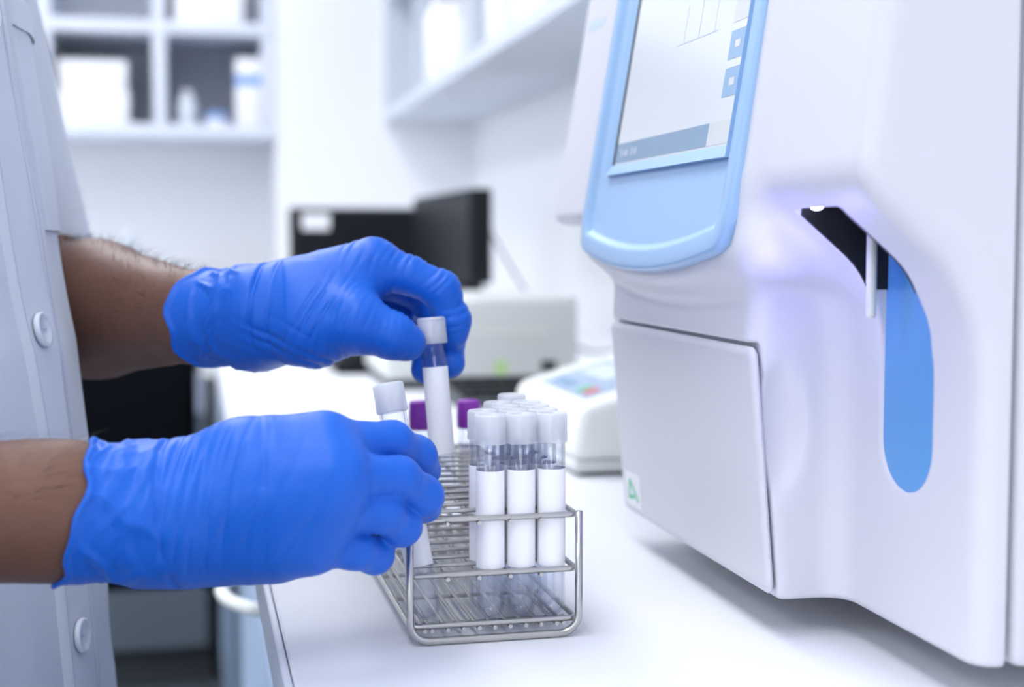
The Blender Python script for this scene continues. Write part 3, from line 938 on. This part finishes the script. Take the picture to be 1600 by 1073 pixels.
def arc_pts(c, a0, a1, r, n=6):
    return [(c[0] + r * math.cos(a0 + (a1 - a0) * i / n), c[1] + r * math.sin(a0 + (a1 - a0) * i / n)) for i in range(n + 1)]
RT = (.0080, .0315, .0570)
for v_ in (0.0, RL):
    r = .009
    path = [(0, .0590), (0, .0019 + r)] + arc_pts((r, .0019 + r), PI, 1.5 * PI, r)[1:] + arc_pts((RW - r, .0019 + r), 1.5 * PI, 2 * PI, r) + [(RW, .0590)]
    v, f = tube_geo([rk(u, v_, z) for u, z in path], .0018, 10)
    wobj('end_frame', v, f, M['steel'], rack, True)
tiers = []
for z in RT:
    r = .0032; a, b = .0006, RW - .0006; c, d = .0031, RL - .0031
    path = arc_pts((b - r, d - r), 0, PI / 2, r) + arc_pts((a + r, d - r), PI / 2, PI, r) + arc_pts((a + r, c + r), PI, 1.5 * PI, r) + arc_pts((b - r, c + r), 1.5 * PI, 2 * PI, r)
    v, f = tube_geo([rk(u, q_, z) for u, q_ in path], .0014, 8, True)
    tiers.append(wobj('tier_rail', v, f, M['steel'], rack, True))
def wire(p, q_, r, parent):
    d = (q_ - p); L_ = d.length
    key = (round(L_, 5), r)
    if key not in WIRES:
        v, f = tube_geo([(0, 0, -L_ / 2), (0, 0, L_ / 2)], r, 8)
        WIRES[key] = make_mesh('wire', v, f, M['steel'], True)
        WIRES[key].set_sharp_from_angle(angle=.9)
    o = lobj('wire', WIRES[key], parent, (p + q_) / 2 - base_of(parent))
    o.rotation_euler = d.to_track_quat('Z', 'Y').to_euler()
WIRES = {}
CW = (RW - .006) / 5
for ti, z in enumerate(RT):
    n_u = 10 if ti == 0 else 5
    for i in range(1 if ti else 0, n_u + (0 if ti else 1)):
        u = .003 + (RW - .006) * i / n_u
        if ti == 0 and i in (0, n_u): u += .004 if i == 0 else -.004
        wire(rk(u, .0005, z - .0016), rk(u, RL - .0005, z - .0016), .0010, tiers[ti])
    for i in range(1, NROW):
        if ti == 0 and i % 3 != 1: continue
        v_ = .003 + i * PITCH_R
        wire(rk(.0020, v_, z + .0008 if ti else z - .0034), rk(RW - .0020, v_, z + .0008 if ti else z - .0034), .0010, tiers[ti])

# ------------------------------------------------------------------ tubes
TH, TR = .0965, .0064
def tube_meshes(h, tag_=''):
    R, w = TR, .0009
    prof = [(0, 0)]
    for i in range(1, 9):
        a = PI / 2 * i / 8; prof.append((R * math.sin(a), R - R * math.cos(a)))
    prof += [(R, h * .5), (R, h - .0065), (R - w, h - .0065), (R - w, h * .5)]
    for i in range(8, -1, -1):
        a = PI / 2 * i / 8; prof.append(((R - w) * math.sin(a), R - (R - w) * math.cos(a)))
    v, f = lathe_geo(prof, 32)
    tube = make_mesh('glass_body', v, f, M['glass'], True)
    c0, c1 = h - .0138, h
    prof = [(R + .0002, c0)]
    prof += [(.0073, c0), (.0075, c0 + .0006), (.00745, c0 + .0048), (.00735, c0 + .0052), (.0074, c1 - .0012), (.0071, c1 - .0003), (.0066, c1), (.0050, c1 - .0002), (.0048, c1 - .0009), (0, c1 - .0010)]
    v, f = lathe_geo(prof, 36)
    n0 = len(v)
    inner = [(0, c1 - .0022)] + [(.0060 + .0006 * (1 if k % 2 else 0), c1 - .0022 - k * .0011) for k in range(9)]
    v2, f2 = lathe_geo(inner, 32)
    v += v2; f += [tuple(i + n0 for i in q_) for q_ in f2]
    cap = make_mesh('frosted_cap', v, f, M['cap'], True)
    z0, z1, r = .0250, .0705 + (h - TH) * .7, TR + .00018
    vs, fs = [], []
    nn = 44
    for i in range(nn + 1):
        a = math.radians(-160 + 320 * i / nn)
        e = min(i, nn - i); cr = .0012 * (1 - min(e, 1))
        vs += [(r * math.cos(a), r * math.sin(a), z0 + cr), (r * math.cos(a), r * math.sin(a), z1 - cr)]
    for i in range(nn): fs.append((2 * i, 2 * i + 2, 2 * i + 3, 2 * i + 1))
    m_ = len(vs)
    vs += [(x * (r + .0001) / r, y * (r + .0001) / r, z) for x, y, z in vs[:m_]]
    fs += [tuple(m_ + i for i in q_) for q_ in fs[:nn]]
    lab = make_mesh('paper_label', vs, fs, M['label'], True)
    return tube, cap, lab
TUBE = tube_meshes(TH)
LONG = tube_meshes(.1115)
def clear_tube(loc, label, group, meshes=TUBE, spin=0.0, direction=None):
    t = thing('test_tube', label, 'test tube', loc, group)
    if direction is not None:
        t.rotation_euler = (direction.to_track_quat('Z', 'Y').to_matrix() @ Matrix.Rotation(spin, 3, 'Z')).to_euler()
    else:
        t.rotation_euler = (0, 0, spin)
    lobj('glass_body', meshes[0], t); lobj('frosted_cap', meshes[1], t); lobj('paper_label', meshes[2], t)
    return t
def cell(c, r, z): return rk(.003 + (c + .5) * CW, .003 + (r + .5) * PITCH_R, z)
ORD = ['front', 'second', 'third', 'fourth', 'fifth', 'sixth']
COLN = {4: 'rightmost column', 3: 'second column from the right', 2: 'middle column'}
for c, r in ((2, 0), (3, 0), (4, 0), (2, 1), (3, 1), (3, 2), (3, 3), (4, 1), (4, 2), (4, 3), (4, 5)):
    clear_tube(cell(c, r, RT[0] - .0004), f'clear capped tube with white label, {ORD[r]} row of the rack, {COLN[c]}', 'clear tubes standing in the rack', spin=random.uniform(-.5, .5) - 1.75 + (.25 if r else 0))
# tube held by the far glove, tube leaning in the near glove
hb, ht = at(697, 781, .7420), at(674, 501, .7405)
clear_tube(hb, 'clear capped tube with white label lifted by the upper blue glove', 'clear tubes held in the gloves', spin=1.0, direction=(ht - hb).normalized())
lb = cell(0, 0, RT[0] + .0010); lt = at(607, 607, .664)
clear_tube(lb, 'clear capped tube leaning left behind the lower blue glove', 'clear tubes held in the gloves', LONG, spin=2.2, direction=(lt - lb).normalized())

# purple stoppered sample tubes at the back of the rack
PH = .0800
v, f = lathe_geo([(0, 0)] + [(.0064 * math.sin(PI / 2 * i / 8), .0064 - .0064 * math.cos(PI / 2 * i / 8)) for i in range(1, 9)] + [(.0064, .066), (.0055, .066), (.0055, .0064)] + [(.0055 * math.sin(PI / 2 * i / 8), .0064 - .0055 * math.cos(PI / 2 * i / 8)) for i in range(7, -1, -1)], 24)
PG = make_mesh('glass_body', v, f, M['glass'], True)
v, f = lathe_geo([(0, PH - .017), (.0066, PH - .017), (.0070, PH - .016), (.0072, PH - .010), (.0070, PH - .0012), (.0062, PH), (0, PH)], 28)
PC = make_mesh('purple_stopper', v, f, M['purple'], True)
v, f = lathe_geo([(.00655, .018), (.00655, .052)], 28)
PL = make_mesh('paper_label', v, f, M['label'], True)
v, f = lathe_geo([(0, .0015)] + [(.0053 * math.sin(PI / 2 * i / 6), .0064 - .0053 * math.cos(PI / 2 * i / 6)) for i in range(1, 7)] + [(.0053, .046), (0, .046)], 20)
PB = make_mesh('blood_sample', v, f, M['blood'], True)
for c, lab in ((2, 'purple stoppered blood tube half hidden behind the lifted tube'), (4, 'purple stoppered blood tube standing clear at the back of the rack')):
    t = thing('blood_tube', lab, 'blood tube', cell(c, 12, RT[0] + .0004), 'purple blood tubes at the back of the rack')
    lobj('glass_body', PG, t); lobj('purple_stopper', PC, t); lobj('paper_label', PL, t); lobj('blood_sample', PB, t)

# ------------------------------------------------------------------ the person
FACE = -math.radians(15)
FD = Vector((math.cos(FACE), math.sin(FACE), 0)); LD = Vector((-FD.y, FD.x, 0))
TY = .77
def txc(z): return float(np.interp(z, [.5, .84, 1.03, 1.22, 1.45], [-.185, -.184, -.191, -.215, -.235]))
person = thing('person', 'person in a white short-sleeved coat and blue gloves handling test tubes', 'person', (-.2, TY, 0))

def nz(p, s): return noise.noise(Vector(p) * s)
def vert_normals(V, Q):
    a = V[Q[:, 2]] - V[Q[:, 0]]; b = V[Q[:, 3]] - V[Q[:, 1]]
    n = np.cross(a, b); N = np.zeros_like(V)
    for k in range(4):
        for ax in range(3): N[:, ax] += np.bincount(Q[:, k], n[:, ax], len(V))
    return N / np.maximum(np.linalg.norm(N, axis=1, keepdims=True), 1e-12)

# arm joints
nW = at(240, 802, .585); nM = at(60, 797, .572); nE = Vector((-.285, .545, CT + .085)); nS = Vector((txc(1.38), TY, 1.38)) - LD * .185
fW = at(400, 496, .748); fC = at(312, 496, .770); fM = at(150, 483, .855); fE = at(48, 474, .955); fS = Vector((txc(1.40), TY, 1.385)) + LD * .185
# body: one continuous figure
F = Field((-.46, .38, .0), (.02, 1.12, 1.80), .006)
zt = lambda z: (np.interp(z, [.80, .95, 1.05, 1.25, 1.40, 1.46], [.10, .105, .095, .10, .09, .055]), np.interp(z, [.80, .95, 1.05, 1.25, 1.40, 1.46], [.165, .165, .145, .16, .165, .09]))
sl, X, Y, Z = F.block((-.46, .5, .78), (.02, 1.05, 1.50))
def torso_d(X, Y, Z, zt):
    a, b = zt(Z); xc = np.interp(Z, [.5, .84, 1.03, 1.22, 1.45], [-.185, -.184, -.191, -.215, -.235])
    u = (X - xc) * FD.x + (Y - TY) * FD.y; w = (X - xc) * LD.x + (Y - TY) * LD.y
    r = np.sqrt((u / a) ** 2 + (w / b) ** 2)
    return (r - 1) * np.minimum(a, b)
F.D[sl] = np.minimum(F.D[sl], smax(smax(torso_d(X, Y, Z, zt), Z - 1.46, .06), .82 - Z, .05))
nk = Vector((-.235, TY, 1.44)); hd = Vector((-.215, TY - .005, 1.63))
F.cone(nk, hd + Vector((-.01, 0, -.05)), .058, .055, .04)
F.ellipsoid(hd + Vector((-.005, 0, .02)), (.096, .077, .098), .02)
F.ellipsoid(hd + FD * .035 + Vector((0, 0, -.055)), (.058, .056, .062), .03)
F.cone(hd + FD * .092 + Vector((0, 0, .005)), hd + FD * .112 + Vector((0, 0, -.035)), .009, .014, .012)
F.cone(hd + FD * .088 + LD * .018 + Vector((0, 0, -.072)), hd + FD * .088 - LD * .018 + Vector((0, 0, -.072)), .008, .008, .008)
for s_ in (-1, 1):
    F.ellipsoid(hd + LD * .080 * s_ + Vector((-.01, 0, -.015)), (.020, .010, .032), .006)
    hip = Vector((-.185, TY, .90)) + LD * .09 * s_
    F.chain([hip, Vector((hip.x + .015, hip.y, .50)), Vector((hip.x - .01, hip.y, .08)), Vector((hip.x + .11, hip.y - .02, .035))], [.085, .056, .042, .033], .03)
F.chain([fS, fE, fM, fC, fW], [.052, .0445, .0410, .0242, .0185], .010)
F.chain([nS, nE, nM, at(120, 799, .577), nW], [.052, .044, .0270, .0264, .0220], .010)
V, Q, N = F.mesh()
V = relax(V, Q, 2, .5)
body = net_obj('body', V, Q, M['skin'], person)
body['label'] = 'brown skin of forearms, neck and head'

# hair on the head and on the forearms
F2 = Field((-.36, .64, 1.55), (-.08, .90, 1.78), .006)
F2.ellipsoid(hd + Vector((-.012, 0, .03)), (.101, .083, .096), 0)
sl, X, Y, Z = F2.all()
F2.D = np.maximum(F2.D, -(Z - (1.60 + .45 * np.maximum((X - hd.x) * 1.0 + .03, 0))))
Vh, Qh, Nh = F2.mesh(); net_obj('head_hair', Vh, Qh, M['hair'], person)

bvh_body = BVHTree.FromPolygons([tuple(v) for v in V], [tuple(q) for q in Q])
hv, hf = [], []
def arm_hairs(A, B, ra, count, lo_ang, hi_ang, seed):
    rnd = random.Random(seed)
    ax = (B - A).normalized(); up = Vector((0, 0, 1)); up = (up - ax * up.dot(ax)).normalized(); sd_ = ax.cross(up)
    for _ in range(count):
        t = rnd.random(); a = rnd.uniform(lo_ang, hi_ang)
        d = up * math.cos(a) + sd_ * math.sin(a)
        o = A + (B - A) * t
        hit = bvh_body.ray_cast(o + d * .09, -d, .12)
        if hit[0] is None: continue
        p, n_ = hit[0], hit[1]
        if n_.dot(d) < 0: n_ = -n_
        L_ = rnd.uniform(.006, .012)
        fl = (ax * rnd.uniform(.6, 1.0) + sd_ * rnd.uniform(-.5, .5)).normalized()
        w = n_.cross(fl).normalized() * .00009
        p1 = p + (n_ * .55 + fl * .6) * L_ * .55; p2 = p + (n_ * .55 + fl * 1.35) * L_
        k = len(hv)
        hv.extend([p - n_ * .0005 - w, p - n_ * .0005 + w, p1 - w * .8, p1 + w * .8, p2])
        hf.extend([(k, k + 1, k + 3, k + 2), (k + 2, k + 3, k + 4)])
arm_hairs(fE, fC, .04, 900, -1.5, 1.5, 3)
arm_hairs(nE, at(125, 800, .577), .04, 500, -1.2, 1.2, 4)
ah = wobj('arm_hair', hv, hf, M['hair'], person); ah['kind'] = 'stuff'

# trousers and shoes
F3 = Field((-.40, .50, .03), (.05, 1.02, 1.02), .010)
for s_ in (-1, 1):
    hip = Vector((-.185, TY, .92)) + LD * .085 * s_
    F3.chain([hip, Vector((hip.x + .015, hip.y, .50)), Vector((hip.x - .005, hip.y, .09))], [.105, .078, .066], .02)
V3, Q3, N3 = F3.mesh(); net_obj('trousers', V3, Q3, M['trousers'], person)
for s_ in (-1, 1):
    hip = Vector((-.185, TY, .0)) + LD * .09 * s_
    F4 = Field((hip.x - .12, hip.y - .10, -.01), (hip.x + .22, hip.y + .10, .15), .006)
    F4.chain([hip + Vector((-.04, 0, .045)), hip + Vector((.06, -.01, .042)), hip + Vector((.14, -.03, .036))], [.044, .044, .038], .02)
    F4.cone(hip + Vector((-.01, 0, .05)), hip + Vector((-.01, 0, .11)), .046, .046, .02)
    sl, X, Y, Z = F4.all(); F4.D = smax(F4.D, .004 - Z, .004)
    V4, Q4, N4 = F4.mesh(); net_obj('shoe', V4, Q4, M['shoe'], person)

# coat: shell with short sleeves
F = Field((-.47, .40, .49), (.03, 1.13, 1.50), .004)
cz_t = lambda z: (np.interp(z, [.5, .85, 1.05, 1.25, 1.40, 1.47], [.155, .131, .121, .118, .105, .070]), np.interp(z, [.5, .85, 1.05, 1.25, 1.40, 1.47], [.225, .20, .19, .19, .185, .10]))
sl, X, Y, Z = F.all()
F.D[:] = smax(smax(torso_d(X, Y, Z, cz_t), Z - 1.475, .05), .51 - Z, .004)
def sleeve(F, S, E, frac, r0, r1):
    end = S + (E - S) * frac
    ax = (E - S).normalized()
    lo = [min(S[i], end[i]) - .1 for i in range(3)]; hi = [max(S[i], end[i]) + .1 for i in range(3)]
    sl, X, Y, Z = F.block(lo, hi)
    t = ((X - S.x) * ax.x + (Y - S.y) * ax.y + (Z - S.z) * ax.z)
    d = cone_d(X, Y, Z, S, E, r0, r1)
    L_ = (end - S).length
    cut = t - L_
    d = smax(d, cut, .002)
    D = smin(F.D[sl], d, .03)
    inner = np.maximum(cone_d(X, Y, Z, S, E, r0 - .008, r1 - .008), L_ - .05 - t)
    D = np.maximum(D, -np.where(t > L_ - .05, inner, 1))
    F.D[sl] = D
sleeve(F, fS, fE, .93, .062, .048)
sleeve(F, nS, nE, .72, .064, .056)
V, Q, N = F.mesh()
V = relax(V, Q, 1, .5)
N = vert_normals(V, Q)
dsp = np.array([.004 * nz((p[0] * 9, p[1] * 9, p[2] * 2.2), 2.0) + .0022 * nz((p[0] * 20 + p[2] * 6, p[1] * 20, p[2] * 6 + 3), 2.0) for p in V])
V = V + N * dsp[:, None]
coat = net_obj('coat', V, Q, M['coat'], person)
coat['label'] = 'white cotton short-sleeved coat'
bvh_coat = BVHTree.FromPolygons([tuple(v) for v in V], [tuple(q) for q in Q])
def on_coat(w, z, lift):
    """a point of the coat front: w sideways from the front line (towards the far arm), height z"""
    o = Vector((txc(z), TY, z)) + LD * w + FD * .3
    h = bvh_coat.ray_cast(o, -FD, .4)
    p = h[0] if h[0] is not None else o - FD * .2
    return p + FD * lift
def coat_strip(name, w_of, nw, z0, z1, nzv, lift, m, parent):
    vs, fs = [], []
    for i in range(nzv + 1):
        z = z0 + (z1 - z0) * i / nzv
        a, b = w_of(z)
        ws = [a - .0004] + [a + (b - a) * j / nw for j in range(nw + 1)] + [b + .0004]
        for j, w in enumerate(ws):
            vs.append(on_coat(w, z, lift if 0 < j < len(ws) - 1 else -.003))
    m_ = nw + 3
    for i in range(nzv):
        for j in range(m_ - 1):
            fs.append((i * m_ + j, i * m_ + j + 1, (i + 1) * m_ + j + 1, (i + 1) * m_ + j))
    return wobj(name, vs, fs, m, parent, True)
pk = coat_strip('button_placket', lambda z: (-.020, .020 + .006 * math.sin(z * 30)), 8, .52, 1.42, 150, .0034, M['coat'], coat)
coat_strip('stitch_line', lambda z: (-.0165, -.0158), 1, .52, 1.42, 150, .0038, M['coat_trim'], pk)
coat_strip('stitch_line', lambda z: (.0158, .0165), 1, .52, 1.42, 150, .0038, M['coat_trim'], pk)
po = coat_strip('chest_pocket', lambda z: (.045, .125), 8, 1.09, 1.215, 26, .0022, M['coat'], coat)
coat_strip('pocket_hem', lambda z: (.045, .125), 8, 1.197, 1.215, 5, .0036, M['coat'], po)
for z in (.73, .885, 1.040, 1.195, 1.35):
    p = on_coat(-.004, z, .0040)
    q2 = on_coat(-.004, z + .01, .0040); tv = (q2 - p).normalized(); sdv = LD
    nn_ = sdv.cross(tv).normalized()
    if nn_.dot(FD) < 0: nn_ = -nn_
    v, f = lathe_geo([(0, 0), (.0085, 0), (.0090, .0012), (.0088, .0026), (.0074, .0030), (.0062, .0020), (0, .0020)], 24)
    R3 = Matrix((sdv, nn_.cross(sdv), nn_)).transposed()
    bt = wobj('coat_button', [p + R3 @ Vector(x) for x in v], f, M['button'], coat, True)
    v, f = box_geo((-.0022, -.0004, .0018), (.0022, .0004, .0026)); wobj('button_thread', [p + R3 @ Vector(x) for x in v], f, M['coat_trim'], bt)

# ------------------------------------------------------------------ gloves
def build_glove(name, label, palm, fingers, cuff, creases, h=.00095, seed=0, pk=.014):
    allp = [p for c in palm for p in c[0]] + [p for c in fingers for p in c[0]] + [cuff['A'], cuff['B']]
    lo = [min(p[i] for p in allp) - .042 for i in range(3)]; hi = [max(p[i] for p in allp) + .042 for i in range(3)]
    P = Field(lo, hi, h)
    for pts, rad in palm: P.chain(pts, rad, pk)
    # cuff tube
    A, B = cuff['A'], cuff['B']; ax = (B - A).normalized()
    P.cone(A, B + ax * .5 * (B - A).length, cuff['ra'], cuff['rb'] + .5 * (cuff['rb'] - cuff['ra']), .012)
    R = P.D.copy()
    for pts, rad, k in fingers:
        lo2 = [min(p[i] for p in pts) - max(rad) - .016 for i in range(3)]; hi2 = [max(p[i] for p in pts) + max(rad) + .016 for i in range(3)]
        sl, X, Y, Z = P.block(lo2, hi2)
        f = None
        for i in range(len(pts) - 1):
            d = cone_d(X, Y, Z, pts[i], pts[i + 1], rad[i], rad[i + 1])
            f = d if f is None else smin(f, d, .005)
        R[sl] = smin(R[sl], smin(P.D[sl], f, k), .0016)
    # open end of the cuff
    up = Vector((0, 0, 1)); up = (up - ax * up.dot(ax)).normalized(); sd_ = ax.cross(up)
    sl, X, Y, Z = P.all()
    t = (X - A.x) * ax.x + (Y - A.y) * ax.y + (Z - A.z) * ax.z
    cu = (X - A.x) * up.x + (Y - A.y) * up.y + (Z - A.z) * up.z
    cs = (X - A.x) * sd_.x + (Y - A.y) * sd_.y + (Z - A.z) * sd_.z
    rad = np.sqrt(cu ** 2 + cs ** 2); th = np.arctan2(cs, cu)
    L_ = (B - A).length
    end = L_ + cuff['tu'] * cu + cuff['ts'] * cs + .0012 * np.sin(5 * th + seed) + .0008 * np.sin(9 * th + 2 * seed)
    rc = cuff['ra'] + (cuff['rb'] - cuff['ra']) * np.clip(t / L_, 0, 1.5)
    R = np.where(t > .3 * L_, np.maximum(R, t - end), R)
    inner = np.maximum(rad - (rc - .0024), (L_ - .012) - t)
    R = np.where(t > L_ - .03, np.maximum(R, -inner), R)
    bead = np.sqrt((rad - rc) ** 2 + (t - end) ** 2) - .0014
    R = np.where(t > .3 * L_, smin(R, bead, .001), R)
    P.D = R.astype(np.float32)
    V, Q, N = P.mesh()
    V = relax(V, Q, 1, .5)
    N = vert_normals(V, Q)
    # folds: crumpled cuff, drawn creases at the joints, faint lines across the back of the hand
    A_ = np.array(A); axn = np.array(ax)
    T = (V - A_) @ axn
    dsp = np.zeros(len(V))
    w_c = clamp01((T + .004) / .012) * clamp01((L_ - .0015 - T) / .004)
    for i in np.nonzero(w_c > 0)[0]:
        p = V[i]
        tt = T[i]
        pa = (p[0] * 1 + seed, p[1], p[2])
        a = noise.noise(Vector((p[0] * 75 + p[2] * 30, p[1] * 60, p[2] * 45 + seed)))
        b = noise.noise(Vector((p[0] * 160 - p[2] * 60, p[1] * 110, p[2] * 60 + 7 + seed)))
        dsp[i] += w_c[i] * (.0016 * (max(0, .30 - abs(a)) * 3 - .3) + .0006 * (max(0, .25 - abs(b)) * 3 - .3)) * cuff.get('crumple', 1.0)
    w_h = clamp01((.004 - T) / .02) * cuff.get('hand', 1.0)
    for i in np.nonzero(w_h > 0)[0]:
        p = V[i]
        a = noise.noise(Vector((p[0] * 230 + p[2] * 90, p[1] * 70, p[2] * 40 + seed)))
        b = noise.noise(Vector((p[0] * 40, p[1] * 40, p[2] * 40 + 3 + seed)))
        fade = .25 + .75 * math.exp(-max(-T[i], 0) / .045)
        dsp[i] -= w_h[i] * (.00012 * max(0, .55 - abs(a) * 4) * fade * (.5 + b)) - .0003 * b * w_h[i]
    for c, d, ln, off, s, amp, wd in creases:
        # drawn lines across direction d at the offsets, spread s along and ln across
        c = np.array(c); d = np.array(d); d = d / np.linalg.norm(d)
        rel = V - c
        ss = rel @ d
        perp = rel - ss[:, None] * d
        g = np.exp(-(perp ** 2).sum(1) / (ln * ln)) * np.exp(-(ss / s) ** 2)
        idx = np.nonzero(g > .03)[0]
        wob = np.array([noise.noise(Vector(V[i] * 28 + 3 * seed)) for i in idx]) * .0030
        fade = np.array([.5 + noise.noise(Vector(V[i] * 70 + 9 + seed)) for i in idx])
        for k, o_ in enumerate(off):
            dsp[idx] -= 1.9 * amp * g[idx] * np.clip(fade + .25 * math.sin(7.1 * k + seed), 0, 1.2) * np.exp(-((ss[idx] + wob * (1 + .3 * (k % 3)) - o_) / wd) ** 2)
    V = V + N * dsp[:, None]
    o = net_obj(name, V, Q, M['glove'], person)
    o['label'] = label
    return o

a_ = at
# far (left) hand: palm down, thumb towards the camera, pinching the lifted tube
fl_palm = [
    ([a_(400, 474, .744), a_(583, 413, .752)], [.0170, .0130]),
    ([a_(400, 470, .757), a_(575, 424, .772)], [.0175, .0130]),
    ([a_(400, 496, .766), a_(560, 445, .790)], [.0180, .0125]),
    ([a_(402, 515, .762), a_(545, 475, .803)], [.0165, .0120]),
    ([a_(405, 516, .750), a_(490, 512, .738), a_(540, 500, .732)], [.0165, .0178, .0150]),
    ([a_(420, 531, .765), a_(530, 520, .795)], [.0125, .0110]),
    ([a_(470, 470, .745), a_(550, 450, .748)], [.0160, .0130]),
]
fl_fing = [
    ([a_(540, 500, .732), a_(562, 505, .727), a_(612, 524, .728), a_(636, 535, .7315)], [.0145, .0138, .0118, .0098], .012),
    ([a_(583, 413, .752), a_(640, 430, .7500), a_(689, 452, .7500), a_(708, 500, .7530), a_(707, 522, .7545)], [.0130, .0098, .0098, .0090, .0084], .008),
    ([a_(575, 424, .772), a_(630, 445, .783), a_(668, 468, .789), a_(700, 530, .772), a_(703, 567, .759)], [.0130, .0098, .0096, .0088, .0082], .007),
    ([a_(560, 445, .790), a_(648, 498, .812), a_(668, 550, .785), a_(665, 577, .7575)], [.0125, .0095, .0085, .0078], .007),
    ([a_(545, 475, .803), a_(603, 510, .826), a_(618, 530, .818), a_(612, 532, .805)], [.0120, .0088, .0078, .0072], .007),
]
def dirv(p, q): return (q - p).normalized()
fi = fl_fing[1][0]; ft_ = fl_fing[0][0]; fm = fl_fing[2][0]
def offs(n, step, seed):
    r = random.Random(seed)
    return [(i - (n - 1) / 2) * step + r.uniform(-.3, .3) * step for i in range(n)]
fl_cre = [
    (fi[2], dirv(fi[1], fi[3]), .014, offs(7, .0042, 1), .014, .0009, .0009), (fi[0], dirv(fi[0], fi[1]), .018, offs(8, .0044, 2), .016, .0010, .0009),
    (fi[1], dirv(fi[0], fi[2]), .014, offs(5, .005, 3), .014, .0006, .0008), (fi[3], dirv(fi[2], fi[4]), .012, offs(4, .0045, 4), .010, .0007, .0009),
    (ft_[2], dirv(ft_[1], ft_[3]), .012, offs(6, .0038, 5), .012, .0007, .0008), (ft_[1], dirv(ft_[0], ft_[2]), .018, offs(7, .0046, 6), .016, .0008, .0010),
    (a_(520, 500, .715), dirv(a_(470, 470, .72), a_(560, 520, .72)), .022, offs(7, .0055, 7), .022, .0010, .0010),
    (fm[2], dirv(fm[1], fm[3]), .014, offs(4, .0045, 8), .012, .0007, .0009),
    (a_(470, 548, .740), dirv(a_(470, 570, .74), a_(490, 530, .74)), .026, offs(4, .006, 9), .014, .0008, .0012),
    (a_(402, 470, .735), dirv(a_(380, 490, .745), a_(420, 490, .742)), .030, [0, .009], .02, .0010, .0012),
]
build_glove('glove', 'blue nitrile glove pinching the lifted tube', fl_palm, fl_fing,
            {'A': a_(402, 496, .752), 'B': a_(333, 497, .7655), 'ra': .0215, 'rb': .0262, 'tu': .02, 'ts': -.30, 'hand': 1.0}, fl_cre, seed=1)

# near (right) hand: back towards the camera, fingers curled over the rack
nr_palm = [
    ([a_(240, 757, .590), a_(380, 722, .590), a_(505, 699, .595)], [.0155, .0166, .0153]),
    ([a_(240, 786, .580), a_(520, 745, .584)], [.0172, .0145]),
    ([a_(240, 820, .580), a_(505, 792, .587)], [.0168, .0142]),
    ([a_(242, 850, .588), a_(482, 843, .594)], [.0163, .0146]),
    ([a_(300, 866, .600), a_(430, 860, .606)], [.0138, .0130]),
    ([a_(290, 780, .612), a_(420, 750, .630), a_(500, 730, .640)], [.0160, .0150, .0125]),
]
nr_fing = [
    ([a_(500, 730, .640), a_(570, 712, .668), a_(632, 728, .684)], [.0120, .0098, .0088], .010),
    ([a_(520, 697, .598), a_(612, 690, .620), a_(652, 711, .637), a_(665, 735, .648)], [.0118, .0085, .0080, .0073], .006),
    ([a_(530, 744, .588), a_(624, 745, .604), a_(662, 774, .618), a_(664, 790, .634)], [.0112, .0083, .0082, .0079], .005),
    ([a_(520, 793, .590), a_(596, 799, .601), a_(627, 822, .615), a_(622, 828, .634)], [.0112, .0083, .0082, .0080], .005),
    ([a_(490, 846, .597), a_(554, 857, .603), a_(585, 866, .615), a_(578, 869, .630)], [.0110, .0082, .0079, .0077], .005),
]
wax = dirv(a_(240, 802, .585), a_(420, 790, .585))
wax2 = dirv(a_(240, 802, .585), a_(420, 840, .585))
nr_cre = [(nr_fing[k][0][1], dirv(nr_fing[k][0][0], nr_fing[k][0][2]), .012, offs(3, .005, k), .009, .0004, .0010) for k in (1, 2, 3, 4)]
nr_cre += [(a_(242, 800, .56), wax, .060, [0], .05, .0016, .0013), (a_(265, 770, .56), wax2, .036, offs(7, .0052, 11), .020, .0007, .0010),
           (a_(320, 800, .56), wax2, .034, offs(6, .0075, 12), .024, .0006, .0011), (a_(395, 850, .57), dirv(a_(400, 850, .57), a_(440, 880, .57)), .022, offs(4, .007, 13), .018, .0005, .0011),
           (a_(500, 770, .565), dirv(a_(470, 730, .57), a_(500, 745, .57)), .030, offs(3, .012, 14), .02, .0005, .0020)]
build_glove('glove', 'blue nitrile glove steadying the leaning tube and rack', nr_palm, nr_fing,
            {'A': a_(240, 803, .585), 'B': a_(117, 799, .576), 'ra': .0272, 'rb': .0297, 'tu': -.16, 'ts': .04, 'hand': 1.0}, nr_cre, seed=4, pk=.011)
